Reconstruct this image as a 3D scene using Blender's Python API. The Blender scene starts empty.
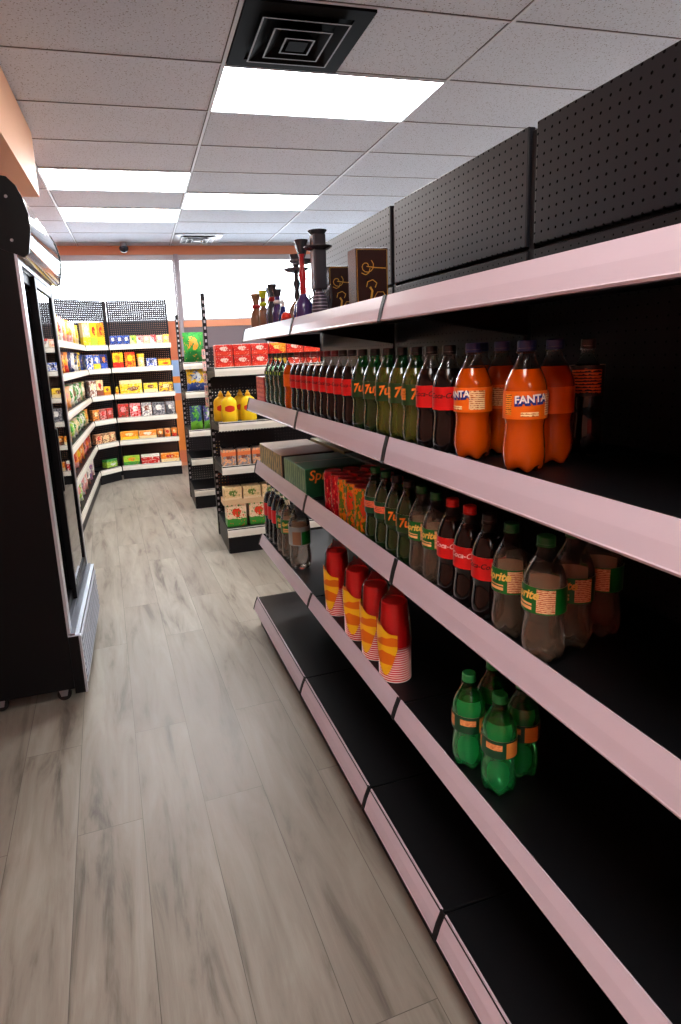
import bpy, bmesh, math, random
from mathutils import Matrix, Vector
random.seed(7)
PI = math.pi
sc = bpy.context.scene
COL = sc.collection

# ------------------------------------------------------------------ camera
CZ = 1.5
FPX, PX, PY = 591.983, -38.92, -33.24
YAW, PITCH, ROLL = -0.256762, 0.211074, 0.047687
GY = 0.0285856                      # the long shelf run is turned a little against the room


def cam_rows():
    cy, sy = math.cos(YAW), math.sin(YAW)
    Rz = Matrix(((cy, -sy, 0), (sy, cy, 0), (0, 0, 1)))
    B = Matrix(((1, 0, 0), (0, 0, 1), (0, -1, 0)))
    cp, sp = math.cos(PITCH), math.sin(PITCH)
    P = Matrix(((1, 0, 0), (0, cp, -sp), (0, sp, cp)))
    cr, sr = math.cos(ROLL), math.sin(ROLL)
    Q = Matrix(((cr, -sr, 0), (sr, cr, 0), (0, 0, 1)))
    return Q @ P @ B @ Rz.transposed()


cam = bpy.data.cameras.new('camera')
camo = bpy.data.objects.new('camera', cam)
COL.objects.link(camo)
camo.matrix_world = Matrix.Translation((0, 0, CZ)) @ cam_rows().transposed().to_4x4()
cam.sensor_fit = 'VERTICAL'
cam.sensor_height = 36.0
cam.sensor_width = 36.0 * 681 / 1024
cam.lens = FPX / 1024 * 36.0
cam.shift_x = -PX / 1024
cam.shift_y = PY / 1024
cam.clip_start = 0.02
sc.camera = camo

# ------------------------------------------------------------------ materials
MATS = {}


def srgb(*c):
    if len(c) == 1:
        c = c[0]
    out = []
    for v in c:
        v = v / 255.0
        out.append(v / 12.92 if v <= .04045 else ((v + .055) / 1.055) ** 2.4)
    return (*out, 1.0)


class NT:
    def __init__(s, name):
        s.m = bpy.data.materials.new(name)
        s.m.use_nodes = True
        s.t = s.m.node_tree
        s.t.nodes.clear()
        s.out = s.n('ShaderNodeOutputMaterial')

    def n(s, typ, **kw):
        nd = s.t.nodes.new(typ)
        for k, v in kw.items():
            setattr(nd, k, v)
        return nd

    def l(s, a, b):
        s.t.links.new(a, b)

    def math(s, op, a, b=None, clamp=False):
        nd = s.n('ShaderNodeMath', operation=op)
        nd.use_clamp = clamp
        for i, v in enumerate((a, b)):
            if v is None:
                continue
            if isinstance(v, (int, float)):
                nd.inputs[i].default_value = v
            else:
                s.l(v, nd.inputs[i])
        return nd.outputs[0]

    def mix(s, f, a, b):
        nd = s.n('ShaderNodeMix', data_type='RGBA')
        for sock, v in ((nd.inputs[0], f), (nd.inputs[6], a), (nd.inputs[7], b)):
            if isinstance(v, (int, float)):
                sock.default_value = v
            elif isinstance(v, tuple):
                sock.default_value = v
            else:
                s.l(v, sock)
        return nd.outputs[2]

    def pb(s, color=(.8, .8, .8, 1), rough=.5, metal=0., spec=.5, trans=0., ior=1.45, coat=0., coat_rough=.05, emit=None, estr=0., sss=0.):
        p = s.n('ShaderNodeBsdfPrincipled')
        if isinstance(color, tuple):
            p.inputs['Base Color'].default_value = color
        else:
            s.l(color, p.inputs['Base Color'])
        if isinstance(rough, (int, float)):
            p.inputs['Roughness'].default_value = rough
        else:
            s.l(rough, p.inputs['Roughness'])
        p.inputs['Metallic'].default_value = metal
        p.inputs['Specular IOR Level'].default_value = spec
        p.inputs['Transmission Weight'].default_value = trans
        p.inputs['IOR'].default_value = ior
        p.inputs['Coat Weight'].default_value = coat
        p.inputs['Coat Roughness'].default_value = coat_rough
        p.inputs['Coat IOR'].default_value = 1.32
        if emit:
            p.inputs['Emission Color'].default_value = emit
            p.inputs['Emission Strength'].default_value = estr
        return p


def plain(name, color, **kw):
    """A surface of one colour with a faint procedural variation."""
    if name in MATS:
        return MATS[name]
    t = NT(name)
    bump = kw.pop('bump', 0)
    bscale = kw.pop('bscale', 60)
    var = kw.pop('var', .06)
    if len(color) == 3:
        color = srgb(*color)
    tc = t.n('ShaderNodeTexCoord')
    nz = t.n('ShaderNodeTexNoise')
    nz.inputs['Scale'].default_value = bscale
    nz.inputs['Detail'].default_value = 2
    t.l(tc.outputs['Object'], nz.inputs['Vector'])
    dark = tuple(c * (1 - var) for c in color[:3]) + (1,)
    lite = tuple(min(1, c * (1 + var)) for c in color[:3]) + (1,)
    p = t.pb(t.mix(nz.outputs['Fac'], dark, lite), **kw)
    if bump:
        b = t.n('ShaderNodeBump')
        b.inputs['Strength'].default_value = bump
        b.inputs['Distance'].default_value = .002
        t.l(nz.outputs['Fac'], b.inputs['Height'])
        t.l(b.outputs[0], p.inputs['Normal'])
    t.l(p.outputs[0], t.out.inputs[0])
    MATS[name] = t.m
    return t.m


def clear(name, tint=(1, 1, 1, 1), ior=1.45, rough=.03, gain=1.0, bottle_wall=False):
    """A thin transparent sheet: see-through, with a Fresnel reflection."""
    if name in MATS:
        return MATS[name]
    t = NT(name)
    tr = t.n('ShaderNodeBsdfTransparent')
    tr.inputs[0].default_value = tint
    gl = t.n('ShaderNodeBsdfGlossy')
    gl.inputs['Roughness'].default_value = rough
    fr = t.n('ShaderNodeFresnel')
    fr.inputs[0].default_value = ior
    mx = t.n('ShaderNodeMixShader')
    t.l(rim(t) if bottle_wall else t.math('MULTIPLY', fr.outputs[0], gain, clamp=True), mx.inputs[0])
    t.l(tr.outputs[0], mx.inputs[1])
    t.l(gl.outputs[0], mx.inputs[2])
    t.l(mx.outputs[0], t.out.inputs[0])
    MATS[name] = t.m
    return t.m


def rim(t, strength=.9, power=2.4, base=.025):
    """Reflection share of a curved clear plastic wall: low face on, strong towards the rim."""
    lw = t.n('ShaderNodeLayerWeight')
    lw.inputs[0].default_value = .5
    return t.math('ADD', t.math('MULTIPLY', t.math('POWER', lw.outputs['Facing'], power), strength), base, clamp=True)


def emission(name, color, strength):
    if name in MATS:
        return MATS[name]
    t = NT(name)
    e = t.n('ShaderNodeEmission')
    e.inputs[0].default_value = color
    e.inputs[1].default_value = strength
    t.l(e.outputs[0], t.out.inputs[0])
    MATS[name] = t.m
    return t.m


def pegboard(name, color, axes, through, pitch=.0254, r=.0034, rough=.33, off=(0, 0)):
    """Metal sheet punched with a square grid of holes (in the two object axes given)."""
    t = NT(name)
    tc = t.n('ShaderNodeTexCoord')
    sx = t.n('ShaderNodeSeparateXYZ')
    t.l(tc.outputs['Object'], sx.inputs[0])

    def cell(a, o):
        v = t.math('FRACT', t.math('ADD', t.math('DIVIDE', sx.outputs[a], pitch), o + 100.0))
        v = t.math('SUBTRACT', v, .5)
        return t.math('MULTIPLY', v, v)
    d = t.math('ADD', cell(axes[0], off[0]), cell(axes[1], off[1]))
    hole = t.math('LESS_THAN', d, (r / pitch) ** 2)
    nz = t.n('ShaderNodeTexNoise')
    nz.inputs['Scale'].default_value = 5
    t.l(tc.outputs['Object'], nz.inputs['Vector'])
    c = srgb(*color)
    base = t.mix(nz.outputs['Fac'], tuple(x * .85 for x in c[:3]) + (1,), tuple(x * 1.15 for x in c[:3]) + (1,))
    p = t.pb(base, rough=rough, spec=.35)
    if through:
        h = t.n('ShaderNodeBsdfTransparent')
    else:
        h = t.pb((.002, .002, .002, 1), rough=.9, spec=.05)
    mx = t.n('ShaderNodeMixShader')
    t.l(hole, mx.inputs[0])
    t.l(p.outputs[0], mx.inputs[1])
    t.l(h.outputs[0], mx.inputs[2])
    t.l(mx.outputs[0], t.out.inputs[0])
    MATS[name] = t.m
    return t.m


def pack(c1, c2, c3, style=0, rough=.3):
    """Printed packaging: ground colour, a band or corner in a second colour, a badge in a third."""
    key = f'pack_{c1}_{c2}_{c3}_{style}'
    if key in MATS:
        return MATS[key]
    t = NT('printed_pack')
    tc = t.n('ShaderNodeTexCoord')
    sx = t.n('ShaderNodeSeparateXYZ')
    t.l(tc.outputs['Generated'], sx.inputs[0])
    gx, gy, gz = sx.outputs
    C1, C2, C3 = srgb(*c1), srgb(*c2), srgb(*c3)
    nz = t.n('ShaderNodeTexNoise')
    nz.inputs['Scale'].default_value = 5
    nz.inputs['Detail'].default_value = 3
    t.l(tc.outputs['Generated'], nz.inputs['Vector'])
    wob = t.math('MULTIPLY', t.math('SUBTRACT', nz.outputs['Fac'], .5), .25)
    if style == 0:      # band across the lower third, badge above
        f = t.math('LESS_THAN', t.math('ADD', gz, wob), .36)
        cx, cz, rr = .5, .64, .27
    elif style == 1:    # diagonal split
        f = t.math('LESS_THAN', t.math('ADD', t.math('ADD', gx, gz), wob), .95)
        cx, cz, rr = .45, .6, .24
    elif style == 2:    # header strip, badge low
        f = t.math('GREATER_THAN', gz, .72)
        cx, cz, rr = .6, .36, .25
    else:               # blotches of the second colour (pictured food)
        f = t.math('GREATER_THAN', nz.outputs['Fac'], .52)
        cx, cz, rr = .5, .6, .3
    col = t.mix(f, C1, C2)
    dx = t.math('SUBTRACT', gx, cx)
    dz = t.math('MULTIPLY', t.math('SUBTRACT', gz, cz), 1.25)
    dd = t.math('ADD', t.math('MULTIPLY', dx, dx), t.math('MULTIPLY', dz, dz))
    b = t.math('LESS_THAN', t.math('ADD', dd, t.math('MULTIPLY', wob, .9)), rr * rr * .8)
    col = t.mix(b, col, C3)
    n2 = t.n('ShaderNodeTexNoise')
    n2.inputs['Scale'].default_value = 9
    n2.inputs['Detail'].default_value = 2
    t.l(tc.outputs['Generated'], n2.inputs['Vector'])
    col = t.mix(t.math('GREATER_THAN', n2.outputs['Fac'], .6), col, C2)
    col = t.mix(t.math('LESS_THAN', n2.outputs['Fac'], .36), col, C3)
    p = t.pb(col, rough=rough, spec=.4)
    t.l(p.outputs[0], t.out.inputs[0])
    MATS[key] = t.m
    return t.m


def stripes(name, c1, c2, period, axis=2, duty=.5, rough=.4, noise=0.):
    if name in MATS:
        return MATS[name]
    t = NT(name)
    tc = t.n('ShaderNodeTexCoord')
    sx = t.n('ShaderNodeSeparateXYZ')
    t.l(tc.outputs['Object'], sx.inputs[0])
    v = t.math('FRACT', t.math('ADD', t.math('DIVIDE', sx.outputs[axis], period), 50.0))
    if noise:
        nz = t.n('ShaderNodeTexNoise')
        nz.inputs['Scale'].default_value = noise
        t.l(tc.outputs['Object'], nz.inputs['Vector'])
        v = t.math('ADD', v, t.math('MULTIPLY', t.math('SUBTRACT', nz.outputs['Fac'], .5), 1.6))
    f = t.math('LESS_THAN', v, duty)
    p = t.pb(t.mix(f, srgb(*c1), srgb(*c2)), rough=rough, spec=.4)
    t.l(p.outputs[0], t.out.inputs[0])
    MATS[name] = t.m
    return t.m


# ------------------------------------------------------------------ geometry helpers
class MB:
    def __init__(s):
        s.v, s.f, s.m = [], [], []

    def add(s, verts, faces, mi=0, M=None):
        b = len(s.v)
        s.v += [tuple(M @ Vector(p)) if M else tuple(p) for p in verts]
        s.f += [tuple(b + i for i in f) for f in faces]
        s.m += [mi] * len(faces)
        return s

    def box(s, x0, x1, y0, y1, z0, z1, mi=0, M=None, c=0.):
        if c <= 0:
            vs = [(x, y, z) for x in (x0, x1) for y in (y0, y1) for z in (z0, z1)]
            fs = [(0, 1, 3, 2), (4, 6, 7, 5), (0, 4, 5, 1), (2, 3, 7, 6), (0, 2, 6, 4), (1, 5, 7, 3)]
            return s.add(vs, fs, mi, M)
        bm = bmesh.new()
        bmesh.ops.create_cube(bm, size=1)
        for v in bm.verts:
            v.co = Vector(((x0 + x1) / 2 + v.co.x * (x1 - x0), (y0 + y1) / 2 + v.co.y * (y1 - y0), (z0 + z1) / 2 + v.co.z * (z1 - z0)))
        bmesh.ops.bevel(bm, geom=list(bm.edges), offset=c, segments=2, affect='EDGES', profile=.5)
        bm.verts.index_update()
        vs = [v.co[:] for v in bm.verts]
        fs = [tuple(v.index for v in f.verts) for f in bm.faces]
        bm.free()
        return s.add(vs, fs, mi, M)

    def prism(s, poly, a0, a1, axis='y', mi=0, M=None):
        """poly: list of 2D points; extruded along axis between a0 and a1. For 'y' poly is (x,z); 'x' -> (y,z); 'z' -> (x,y)."""
        n = len(poly)

        def P(p, a):
            return (p[0], a, p[1]) if axis == 'y' else ((a, p[0], p[1]) if axis == 'x' else (p[0], p[1], a))
        vs = [P(p, a0) for p in poly] + [P(p, a1) for p in poly]
        fs = [tuple(range(n)), tuple(reversed(range(n, 2 * n)))]
        fs += [(i, n + i, n + (i + 1) % n, (i + 1) % n) for i in range(n)]
        return s.add(vs, fs, mi, M)

    def lathe(s, prof, seg=28, mi=0, M=None, lobes=0, lobe_amp=None, cap0=True, cap1=True):
        vs, fs = [], []
        for k, (r, z) in enumerate(prof):
            for i in range(seg):
                a = 2 * PI * i / seg
                rr, zz = r, z
                if lobes and lobe_amp:
                    am, lift = lobe_amp(k)
                    w = .5 - .5 * math.cos(lobes * a)
                    rr = r * (1 - am * w)
                    zz = z + lift * w
                vs.append((rr * math.sin(a), -rr * math.cos(a), zz))
        for k in range(len(prof) - 1):
            for i in range(seg):
                j = (i + 1) % seg
                fs.append((k * seg + i, k * seg + j, (k + 1) * seg + j, (k + 1) * seg + i))
        if cap0:
            fs.append(tuple(reversed(range(seg))))
        if cap1:
            o = (len(prof) - 1) * seg
            fs.append(tuple(range(o, o + seg)))
        return s.add(vs, fs, mi, M)

    def patch(s, r, a0, a1, z0, z1, n=8, mi=0, th=.0003):
        """A curved panel on a cylinder; angle 0 faces -Y, positive angles go to +X."""
        vs, fs = [], []
        for i in range(n + 1):
            a = a0 + (a1 - a0) * i / n
            for rr in (r, r + th):
                for z in (z0, z1):
                    vs.append((rr * math.sin(a), -rr * math.cos(a), z))
        for i in range(n):
            b = i * 4
            fs += [(b + 2, b + 6, b + 7, b + 3), (b, b + 1, b + 5, b + 4), (b + 1, b + 3, b + 7, b + 5), (b, b + 4, b + 6, b + 2)]
        fs += [(0, 2, 3, 1), (n * 4, n * 4 + 1, n * 4 + 3, n * 4 + 2)]
        return s.add(vs, fs, mi)

    def tube(s, pts, r, seg=10, mi=0):
        pts = [Vector(p) for p in pts]
        vs, fs = [], []
        up = Vector((.13, .27, .95))
        for k, p in enumerate(pts):
            d = (pts[min(k + 1, len(pts) - 1)] - pts[max(k - 1, 0)]).normalized()
            a = d.cross(up)
            if a.length < 1e-3:
                a = d.cross(Vector((1, 0, 0)))
            a.normalize()
            b = d.cross(a)
            rr = r[k] if isinstance(r, (list, tuple)) else r
            for i in range(seg):
                t = 2 * PI * i / seg
                vs.append(tuple(p + rr * (math.cos(t) * a + math.sin(t) * b)))
        for k in range(len(pts) - 1):
            for i in range(seg):
                j = (i + 1) % seg
                fs.append((k * seg + i, k * seg + j, (k + 1) * seg + j, (k + 1) * seg + i))
        fs += [tuple(reversed(range(seg))), tuple(range((len(pts) - 1) * seg, len(pts) * seg))]
        return s.add(vs, fs, mi)

    def mesh(s, name, mats, smooth=None):
        me = bpy.data.meshes.new(name)
        me.from_pydata(s.v, [], s.f)
        for m in (mats if isinstance(mats, (list, tuple)) else [mats]):
            me.materials.append(m)
        me.polygons.foreach_set('material_index', s.m)
        bm = bmesh.new()
        bm.from_mesh(me)
        bmesh.ops.recalc_face_normals(bm, faces=list(bm.faces))
        bm.to_mesh(me)
        bm.free()
        if smooth:
            me.polygons.foreach_set('use_smooth', [True] * len(me.polygons))
            me.set_sharp_from_angle(angle=math.radians(smooth))
        me.update()
        return me

    def build(s, name, mats, parent=None, smooth=None, loc=None, rot=None):
        o = bpy.data.objects.new(name, s.mesh(name, mats, smooth))
        COL.objects.link(o)
        if parent:
            o.parent = parent
        if loc:
            o.location = loc
        if rot:
            o.rotation_euler = rot
        return o


def tag(o, label=None, cat=None, group=None, kind=None):
    if label:
        o['label'] = label
    if cat:
        o['category'] = cat
    if group:
        o['group'] = group
    if kind:
        o['kind'] = kind
    return o


def thing(name, label, cat, loc=(0, 0, 0), rz=0., group=None):
    o = bpy.data.objects.new(name, None)
    COL.objects.link(o)
    o.location = loc
    o.rotation_euler = (0, 0, rz)
    o.empty_display_size = .05
    return tag(o, label, cat, group)


def dup(root):
    r = root.copy()
    COL.objects.link(r)
    for ch in root.children:
        c = ch.copy()
        COL.objects.link(c)
        c.parent = r
        for g in ch.children:
            d = g.copy()
            COL.objects.link(d)
            d.parent = c
    return r


def G(x, y, z=0.):
    """Point of the shelf run's frame in the room."""
    c, s = math.cos(GY), math.sin(GY)
    return (x * c - y * s, x * s + y * c, z)


ORD = ['zeroth', 'first', 'second', 'third', 'fourth', 'fifth', 'sixth', 'seventh', 'eighth', 'ninth', 'tenth', 'eleventh', 'twelfth']
TEXTS = {}


def text_geo(body, size, shear=0., bold=0., align='CENTER'):
    key = (body, size, shear, bold, align)
    if key in TEXTS:
        return TEXTS[key]
    cu = bpy.data.curves.new('lettering', 'FONT')
    cu.body = body
    cu.size = size
    cu.shear = shear
    cu.offset = bold
    cu.align_x = align
    cu.align_y = 'CENTER'
    cu.resolution_u = 3
    o = bpy.data.objects.new('lettering_source', cu)
    COL.objects.link(o)
    dg = bpy.context.evaluated_depsgraph_get()
    me = o.evaluated_get(dg).to_mesh()
    vs = [tuple(v.co) for v in me.vertices]
    fs = [tuple(p.vertices) for p in me.polygons]
    o.evaluated_get(dg).to_mesh_clear()
    bpy.data.objects.remove(o)
    bpy.data.curves.remove(cu)
    TEXTS[key] = (vs, fs)
    return vs, fs


def wrap_text(mb, body, size, r, ang, z, shear=0., bold=0., mi=0, tilt=0.):
    vs, fs = text_geo(body, size, shear, bold)
    out = []
    for x, y, _ in vs:
        x2, y2 = x * math.cos(tilt) - y * math.sin(tilt), x * math.sin(tilt) + y * math.cos(tilt)
        a = ang + x2 / r
        out.append((r * math.sin(a), -r * math.cos(a), z + y2))
    return mb.add(out, fs, mi)


def flat_text(mb, body, size, M, shear=0., bold=0., mi=0):
    vs, fs = text_geo(body, size, shear, bold)
    return mb.add([(x, y, 0) for x, y, _ in vs], fs, mi, M)


# ------------------------------------------------------------------ common materials
M_BLACK = plain('black_powder_coat', (20, 20, 23), rough=.42, spec=.25)
M_DECK = plain('black_shelf_sheet', (16, 16, 18), rough=.34, spec=.3)
M_LIP = plain('white_price_rail', (196, 180, 191), rough=.22, spec=.5, var=.03, bscale=8)
M_LIPEDGE = plain('rail_edge', (240, 236, 240), rough=.2)
M_WHITE = plain('white_plastic', (235, 235, 232), rough=.35)
M_GREY = plain('grey_metal', (150, 152, 158), rough=.35, metal=.6)
M_RUBBER = plain('black_rubber', (14, 14, 14), rough=.7)

# ------------------------------------------------------------------ room
YW = 8.45            # window wall
XL0, Y0C, HC = -0.6156, 3.3518, 2.949
XC = [-.585, .572, 1.832, 3.05, 4.27]      # runners of the ceiling grid
XR, YF = 4.6, -5.2
XLW = -1.25


def floor_mat():
    t = NT('wood_plank_floor')
    tc = t.n('ShaderNodeTexCoord')
    mp = t.n('ShaderNodeMapping')
    mp.inputs['Rotation'].default_value = (0, 0, -(PI / 2 + .054))
    mp.inputs['Location'].default_value = (.35, -.035, 0)
    t.l(tc.outputs['Object'], mp.inputs[0])
    bk = t.n('ShaderNodeTexBrick')
    bk.offset = .37
    bk.offset_frequency = 2
    bk.inputs['Scale'].default_value = 1
    bk.inputs['Mortar Size'].default_value = .0011
    bk.inputs['Mortar Smooth'].default_value = .3
    bk.inputs['Bias'].default_value = 0
    bk.inputs['Brick Width'].default_value = 1.32
    bk.inputs['Row Height'].default_value = .207
    bk.inputs['Color1'].default_value = (0, 0, 0, 1)
    bk.inputs['Color2'].default_value = (1, 1, 1, 1)
    bk.inputs['Mortar'].default_value = (.5, .5, .5, 1)
    t.l(mp.outputs[0], bk.inputs['Vector'])
    # each plank shifts the grain so it does not run through the joints
    st = t.n('ShaderNodeMapping')
    st.inputs['Scale'].default_value = (1.3, 9, 1)
    t.l(mp.outputs[0], st.inputs[0])
    ad = t.n('ShaderNodeVectorMath', operation='ADD')
    sc3 = t.n('ShaderNodeVectorMath', operation='SCALE')
    sc3.inputs['Scale'].default_value = 17
    t.l(bk.outputs['Color'], sc3.inputs[0])
    t.l(st.outputs[0], ad.inputs[0])
    t.l(sc3.outputs[0], ad.inputs[1])
    n1 = t.n('ShaderNodeTexNoise')
    n1.inputs['Scale'].default_value = 1.5
    n1.inputs['Detail'].default_value = 6
    n1.inputs['Roughness'].default_value = .62
    n1.inputs['Distortion'].default_value = .5
    t.l(ad.outputs[0], n1.inputs['Vector'])
    st2 = t.n('ShaderNodeMapping')
    st2.inputs['Scale'].default_value = (3, 90, 1)
    t.l(ad.outputs[0], st2.inputs[0])
    n2 = t.n('ShaderNodeTexNoise')
    n2.inputs['Scale'].default_value = 1.2
    n2.inputs['Detail'].default_value = 3
    t.l(st2.outputs[0], n2.inputs['Vector'])
    r1 = t.n('ShaderNodeValToRGB')
    r1.color_ramp.elements[0].position = .30
    r1.color_ramp.elements[0].color = srgb(70, 62, 56)
    r1.color_ramp.elements[1].position = .66
    r1.color_ramp.elements[1].color = srgb(160, 154, 143)
    e = r1.color_ramp.elements.new(.45)
    e.color = srgb(136, 129, 118)
    t.l(n1.outputs['Fac'], r1.inputs[0])
    c = t.mix(t.math('MULTIPLY', n2.outputs['Fac'], .35), r1.outputs[0], srgb(118, 107, 96))
    sepb = t.n('ShaderNodeSeparateColor')
    t.l(bk.outputs['Color'], sepb.inputs[0])
    c = t.mix(t.math('MULTIPLY', sepb.outputs[0], .5), c, srgb(122, 113, 103))
    c = t.mix(t.math('MULTIPLY', bk.outputs['Fac'], .75), c, srgb(62, 56, 51))
    p = t.pb(c, rough=.36, spec=.4)
    rr = t.math('ADD', t.math('MULTIPLY', n1.outputs['Fac'], .15), .30)
    t.l(rr, p.inputs['Roughness'])
    b = t.n('ShaderNodeBump')
    b.inputs['Strength'].default_value = .25
    b.inputs['Distance'].default_value = .001
    t.l(t.math('SUBTRACT', n2.outputs['Fac'], bk.outputs['Fac']), b.inputs['Height'])
    t.l(b.outputs[0], p.inputs['Normal'])
    t.l(p.outputs[0], t.out.inputs[0])
    return t.m


def ceiling_mat():
    t = NT('acoustic_ceiling_tile')
    tc = t.n('ShaderNodeTexCoord')
    n1 = t.n('ShaderNodeTexNoise')
    n1.inputs['Scale'].default_value = 130
    n1.inputs['Detail'].default_value = 2
    t.l(tc.outputs['Object'], n1.inputs['Vector'])
    n2 = t.n('ShaderNodeTexVoronoi')
    n2.inputs['Scale'].default_value = 75
    t.l(tc.outputs['Object'], n2.inputs['Vector'])
    sp = t.math('LESS_THAN', n2.outputs['Distance'], .3)
    f = t.math('MULTIPLY', sp, t.math('GREATER_THAN', n1.outputs['Fac'], .5))
    c = t.mix(n1.outputs['Fac'], srgb(192, 200, 214), srgb(214, 222, 236))
    c = t.mix(t.math('MULTIPLY', f, .7), c, srgb(112, 110, 114))
    p = t.pb(c, rough=.85, spec=.15)
    b = t.n('ShaderNodeBump')
    b.inputs['Strength'].default_value = .35
    b.inputs['Distance'].default_value = .003
    t.l(t.math('SUBTRACT', n1.outputs['Fac'], f), b.inputs['Height'])
    t.l(b.outputs[0], p.inputs['Normal'])
    t.l(p.outputs[0], t.out.inputs[0])
    return t.m


M_PEACH = plain('peach_paint', (232, 172, 132), rough=.55, var=.03, bscale=4)
M_ORANGE = plain('orange_paint', (222, 146, 110), rough=.5, var=.05, bscale=3)
M_WARMWALL = plain('warm_wall_paint', (228, 92, 74), rough=.6, var=.03, bscale=3)
M_PALE = plain('pale_wall_paint', (226, 222, 220), rough=.6, var=.03, bscale=3)
M_SLATE = plain('slate_panel', (112, 100, 106), rough=.55)
M_TBAR = plain('ceiling_tee', (200, 206, 218), rough=.5)


def structure(o, kind='structure'):
    o['kind'] = kind
    return o


structure(MB().box(XLW - .1, XR + .1, YF - .1, YW + .2, -.1, 0).build('floor', floor_mat()))
structure(MB().box(XLW - .1, XR + .1, YF - .1, YW + .2, HC, HC + .08).build('ceiling', ceiling_mat()))
# tee bars of the suspended ceiling, with painted dark shadow lines beside them
tb = MB()
for x in XC:
    tb.box(x - .009, x + .009, YF, YW, HC - .006, HC + .004)
    tb.box(x - .014, x - .009, YF, YW, HC - .001, HC + .004, 1).box(x + .009, x + .014, YF, YW, HC - .001, HC + .004, 1)
j = -14
while Y0C + .6096 * j < YW - .02:
    y = Y0C + .6096 * j
    if y > YF + .02:
        tb.box(XLW, XR, y - .006, y + .006, HC - .004, HC + .004)
        tb.box(XLW, XR, y - .013, y - .006, HC - .001, HC + .004, 1)
    j += 1
structure(tb.build('trim_1', [M_TBAR, plain('reveal_shade', (74, 72, 76), rough=.8)]))
structure(MB().box(XLW - .1, XLW, YF, YW, 0, HC).build('wall_left', plain('blush_wall_paint', (234, 164, 140), rough=.6, var=.03, bscale=3)))
structure(MB().box(XR, XR + .1, YF, YW, 0, HC).build('wall_right', M_PALE))
structure(MB().box(XLW - .1, XR + .1, YF - .1, YF, 0, HC).build('wall_front', M_WARMWALL))
# window wall: base panel, orange sill band, peach head band; window openings between
WZ0, WZ1 = 1.985, 2.775
wb = MB().box(XLW - .1, XR + .1, YW, YW + .14, 0, 1.90, 0).box(XLW - .1, XR + .1, YW - .012, YW + .14, 1.90, WZ0, 1)
wb.box(XLW - .1, XR + .1, YW - .012, YW + .14, WZ1 + .06, HC, 1)
wb.box(XLW - .1, .60, YW - .01, YW, 0, 1.90, 1)
wb.box(XR - .15, XR + .1, YW, YW + .14, WZ0, WZ1 + .06, 1)
structure(wb.build('wall_back', [M_SLATE, M_ORANGE]))
M_FRAME = plain('window_aluminium', (176, 172, 176), rough=.4, metal=.3)
M_PANE = clear('window_glass', (.97, .98, .98, 1), 1.45)
XM = .63


def window(name, x0, x1):
    f = MB()
    f.box(x0, x1, YW - .02, YW + .06, WZ1 - .01, WZ1 + .06).box(x0, x1, YW, YW + .06, WZ0, WZ0 + .02)
    f.box(x0, x0 + .025, YW, YW + .06, WZ0 + .02, WZ1 - .01).box(x1 - .025, x1, YW, YW + .06, WZ0 + .02, WZ1 - .01)
    o = structure(f.build(name, M_FRAME))
    MB().box(x0 + .025, x1 - .025, YW + .03, YW + .036, WZ0 + .02, WZ1 - .01).build('pane', M_PANE, o)
    return o


window('window_1', XLW, XM - .025)
window('window_2', XM + .025, 2.55)
window('window_3', 2.55, XR - .15)
# grey upright mullion that runs down in front of the wall
structure(MB().box(XM - .026, XM + .026, YW - .085, YW - .013, 0, WZ1 + .06, c=.004).build('trim_2', plain('grey_mullion', (150, 142, 150), rough=.45)))
# peach bulkhead above the coolers
structure(MB().box(XLW, -.503, YF, 4.43, 2.56, HC - .007).build('trim_3', M_PEACH))
structure(MB().box(XLW, XLW + .012, YF, YW, 0, .1).build('baseboard_left', M_BLACK))

# printed vertical banner on the wall by the mullion
bn = MB()
for z0, z1, m in ((.05, .22, 2), (.22, .92, 0), (.92, 1.02, 2), (1.02, 1.16, 1), (1.16, 1.25, 0), (1.25, 1.47, 1), (1.47, 1.97, 2)):
    bn.box(.435, .592, YW - .02, YW - .0105, z0, z1, m)
o = bn.build('banner', [plain('banner_orange', (240, 140, 62), rough=.4), plain('banner_blue', (158, 186, 226), rough=.4), plain('banner_salmon', (226, 126, 88), rough=.4)])
tag(o, 'tall narrow orange and pale blue banner on the wall beside the grey mullion', 'banner')

# ------------------------------------------------------------------ ceiling fixtures
M_DIFF = emission('lit_diffuser', (1.0, .985, .97, 1), 6.5)


def troffer(col, row, label):
    x0, y0 = XC[col], Y0C + .6096 * row
    hw = (XC[col + 1] - x0) / 2
    t = thing('ceiling_light', label, 'light', (x0 + hw, y0 + .3048, HC), 0, 'ceiling light panels')
    f = MB()
    w, d = hw - .0055, .3048 - .0125
    f.box(-w, w, -d, -d + .005, -.007, .0).box(-w, w, d - .005, d, -.007, .0)
    f.box(-w, -w + .005, -d + .005, d - .005, -.007, .0).box(w - .005, w, -d + .005, d - .005, -.007, .0)
    f.build('frame', M_TBAR, t)
    MB().box(-w + .005, w - .005, -d + .005, d - .005, -.004, -.001).build('diffuser', M_DIFF, t)
    return t


troffer(1, 0, 'lit ceiling panel directly behind the black square air vent')
troffer(0, 3, 'lit ceiling panel nearest the bulkhead over the cooler, wider of the two')
troffer(0, 5, 'lit ceiling panel nearest the window, behind another panel')
troffer(1, 4, 'lit ceiling panel in the middle of the far group')
troffer(0, -6, 'added light panel, unseen behind the camera, the nearest one over the aisle')  # this and the next two are unseen lamps added to raise the light
troffer(0, -10, 'added light panel, unseen behind the camera, second one over the aisle')
troffer(0, -13, 'added light panel, unseen behind the camera, farthest over the aisle')
troffer(3, 3, 'added light panel, unseen on the far side of the long shelves')  # two more lamps out of view, added for ambient light
troffer(3, -1, 'added light panel, unseen and nearer on the far side of the long shelves')

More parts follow.
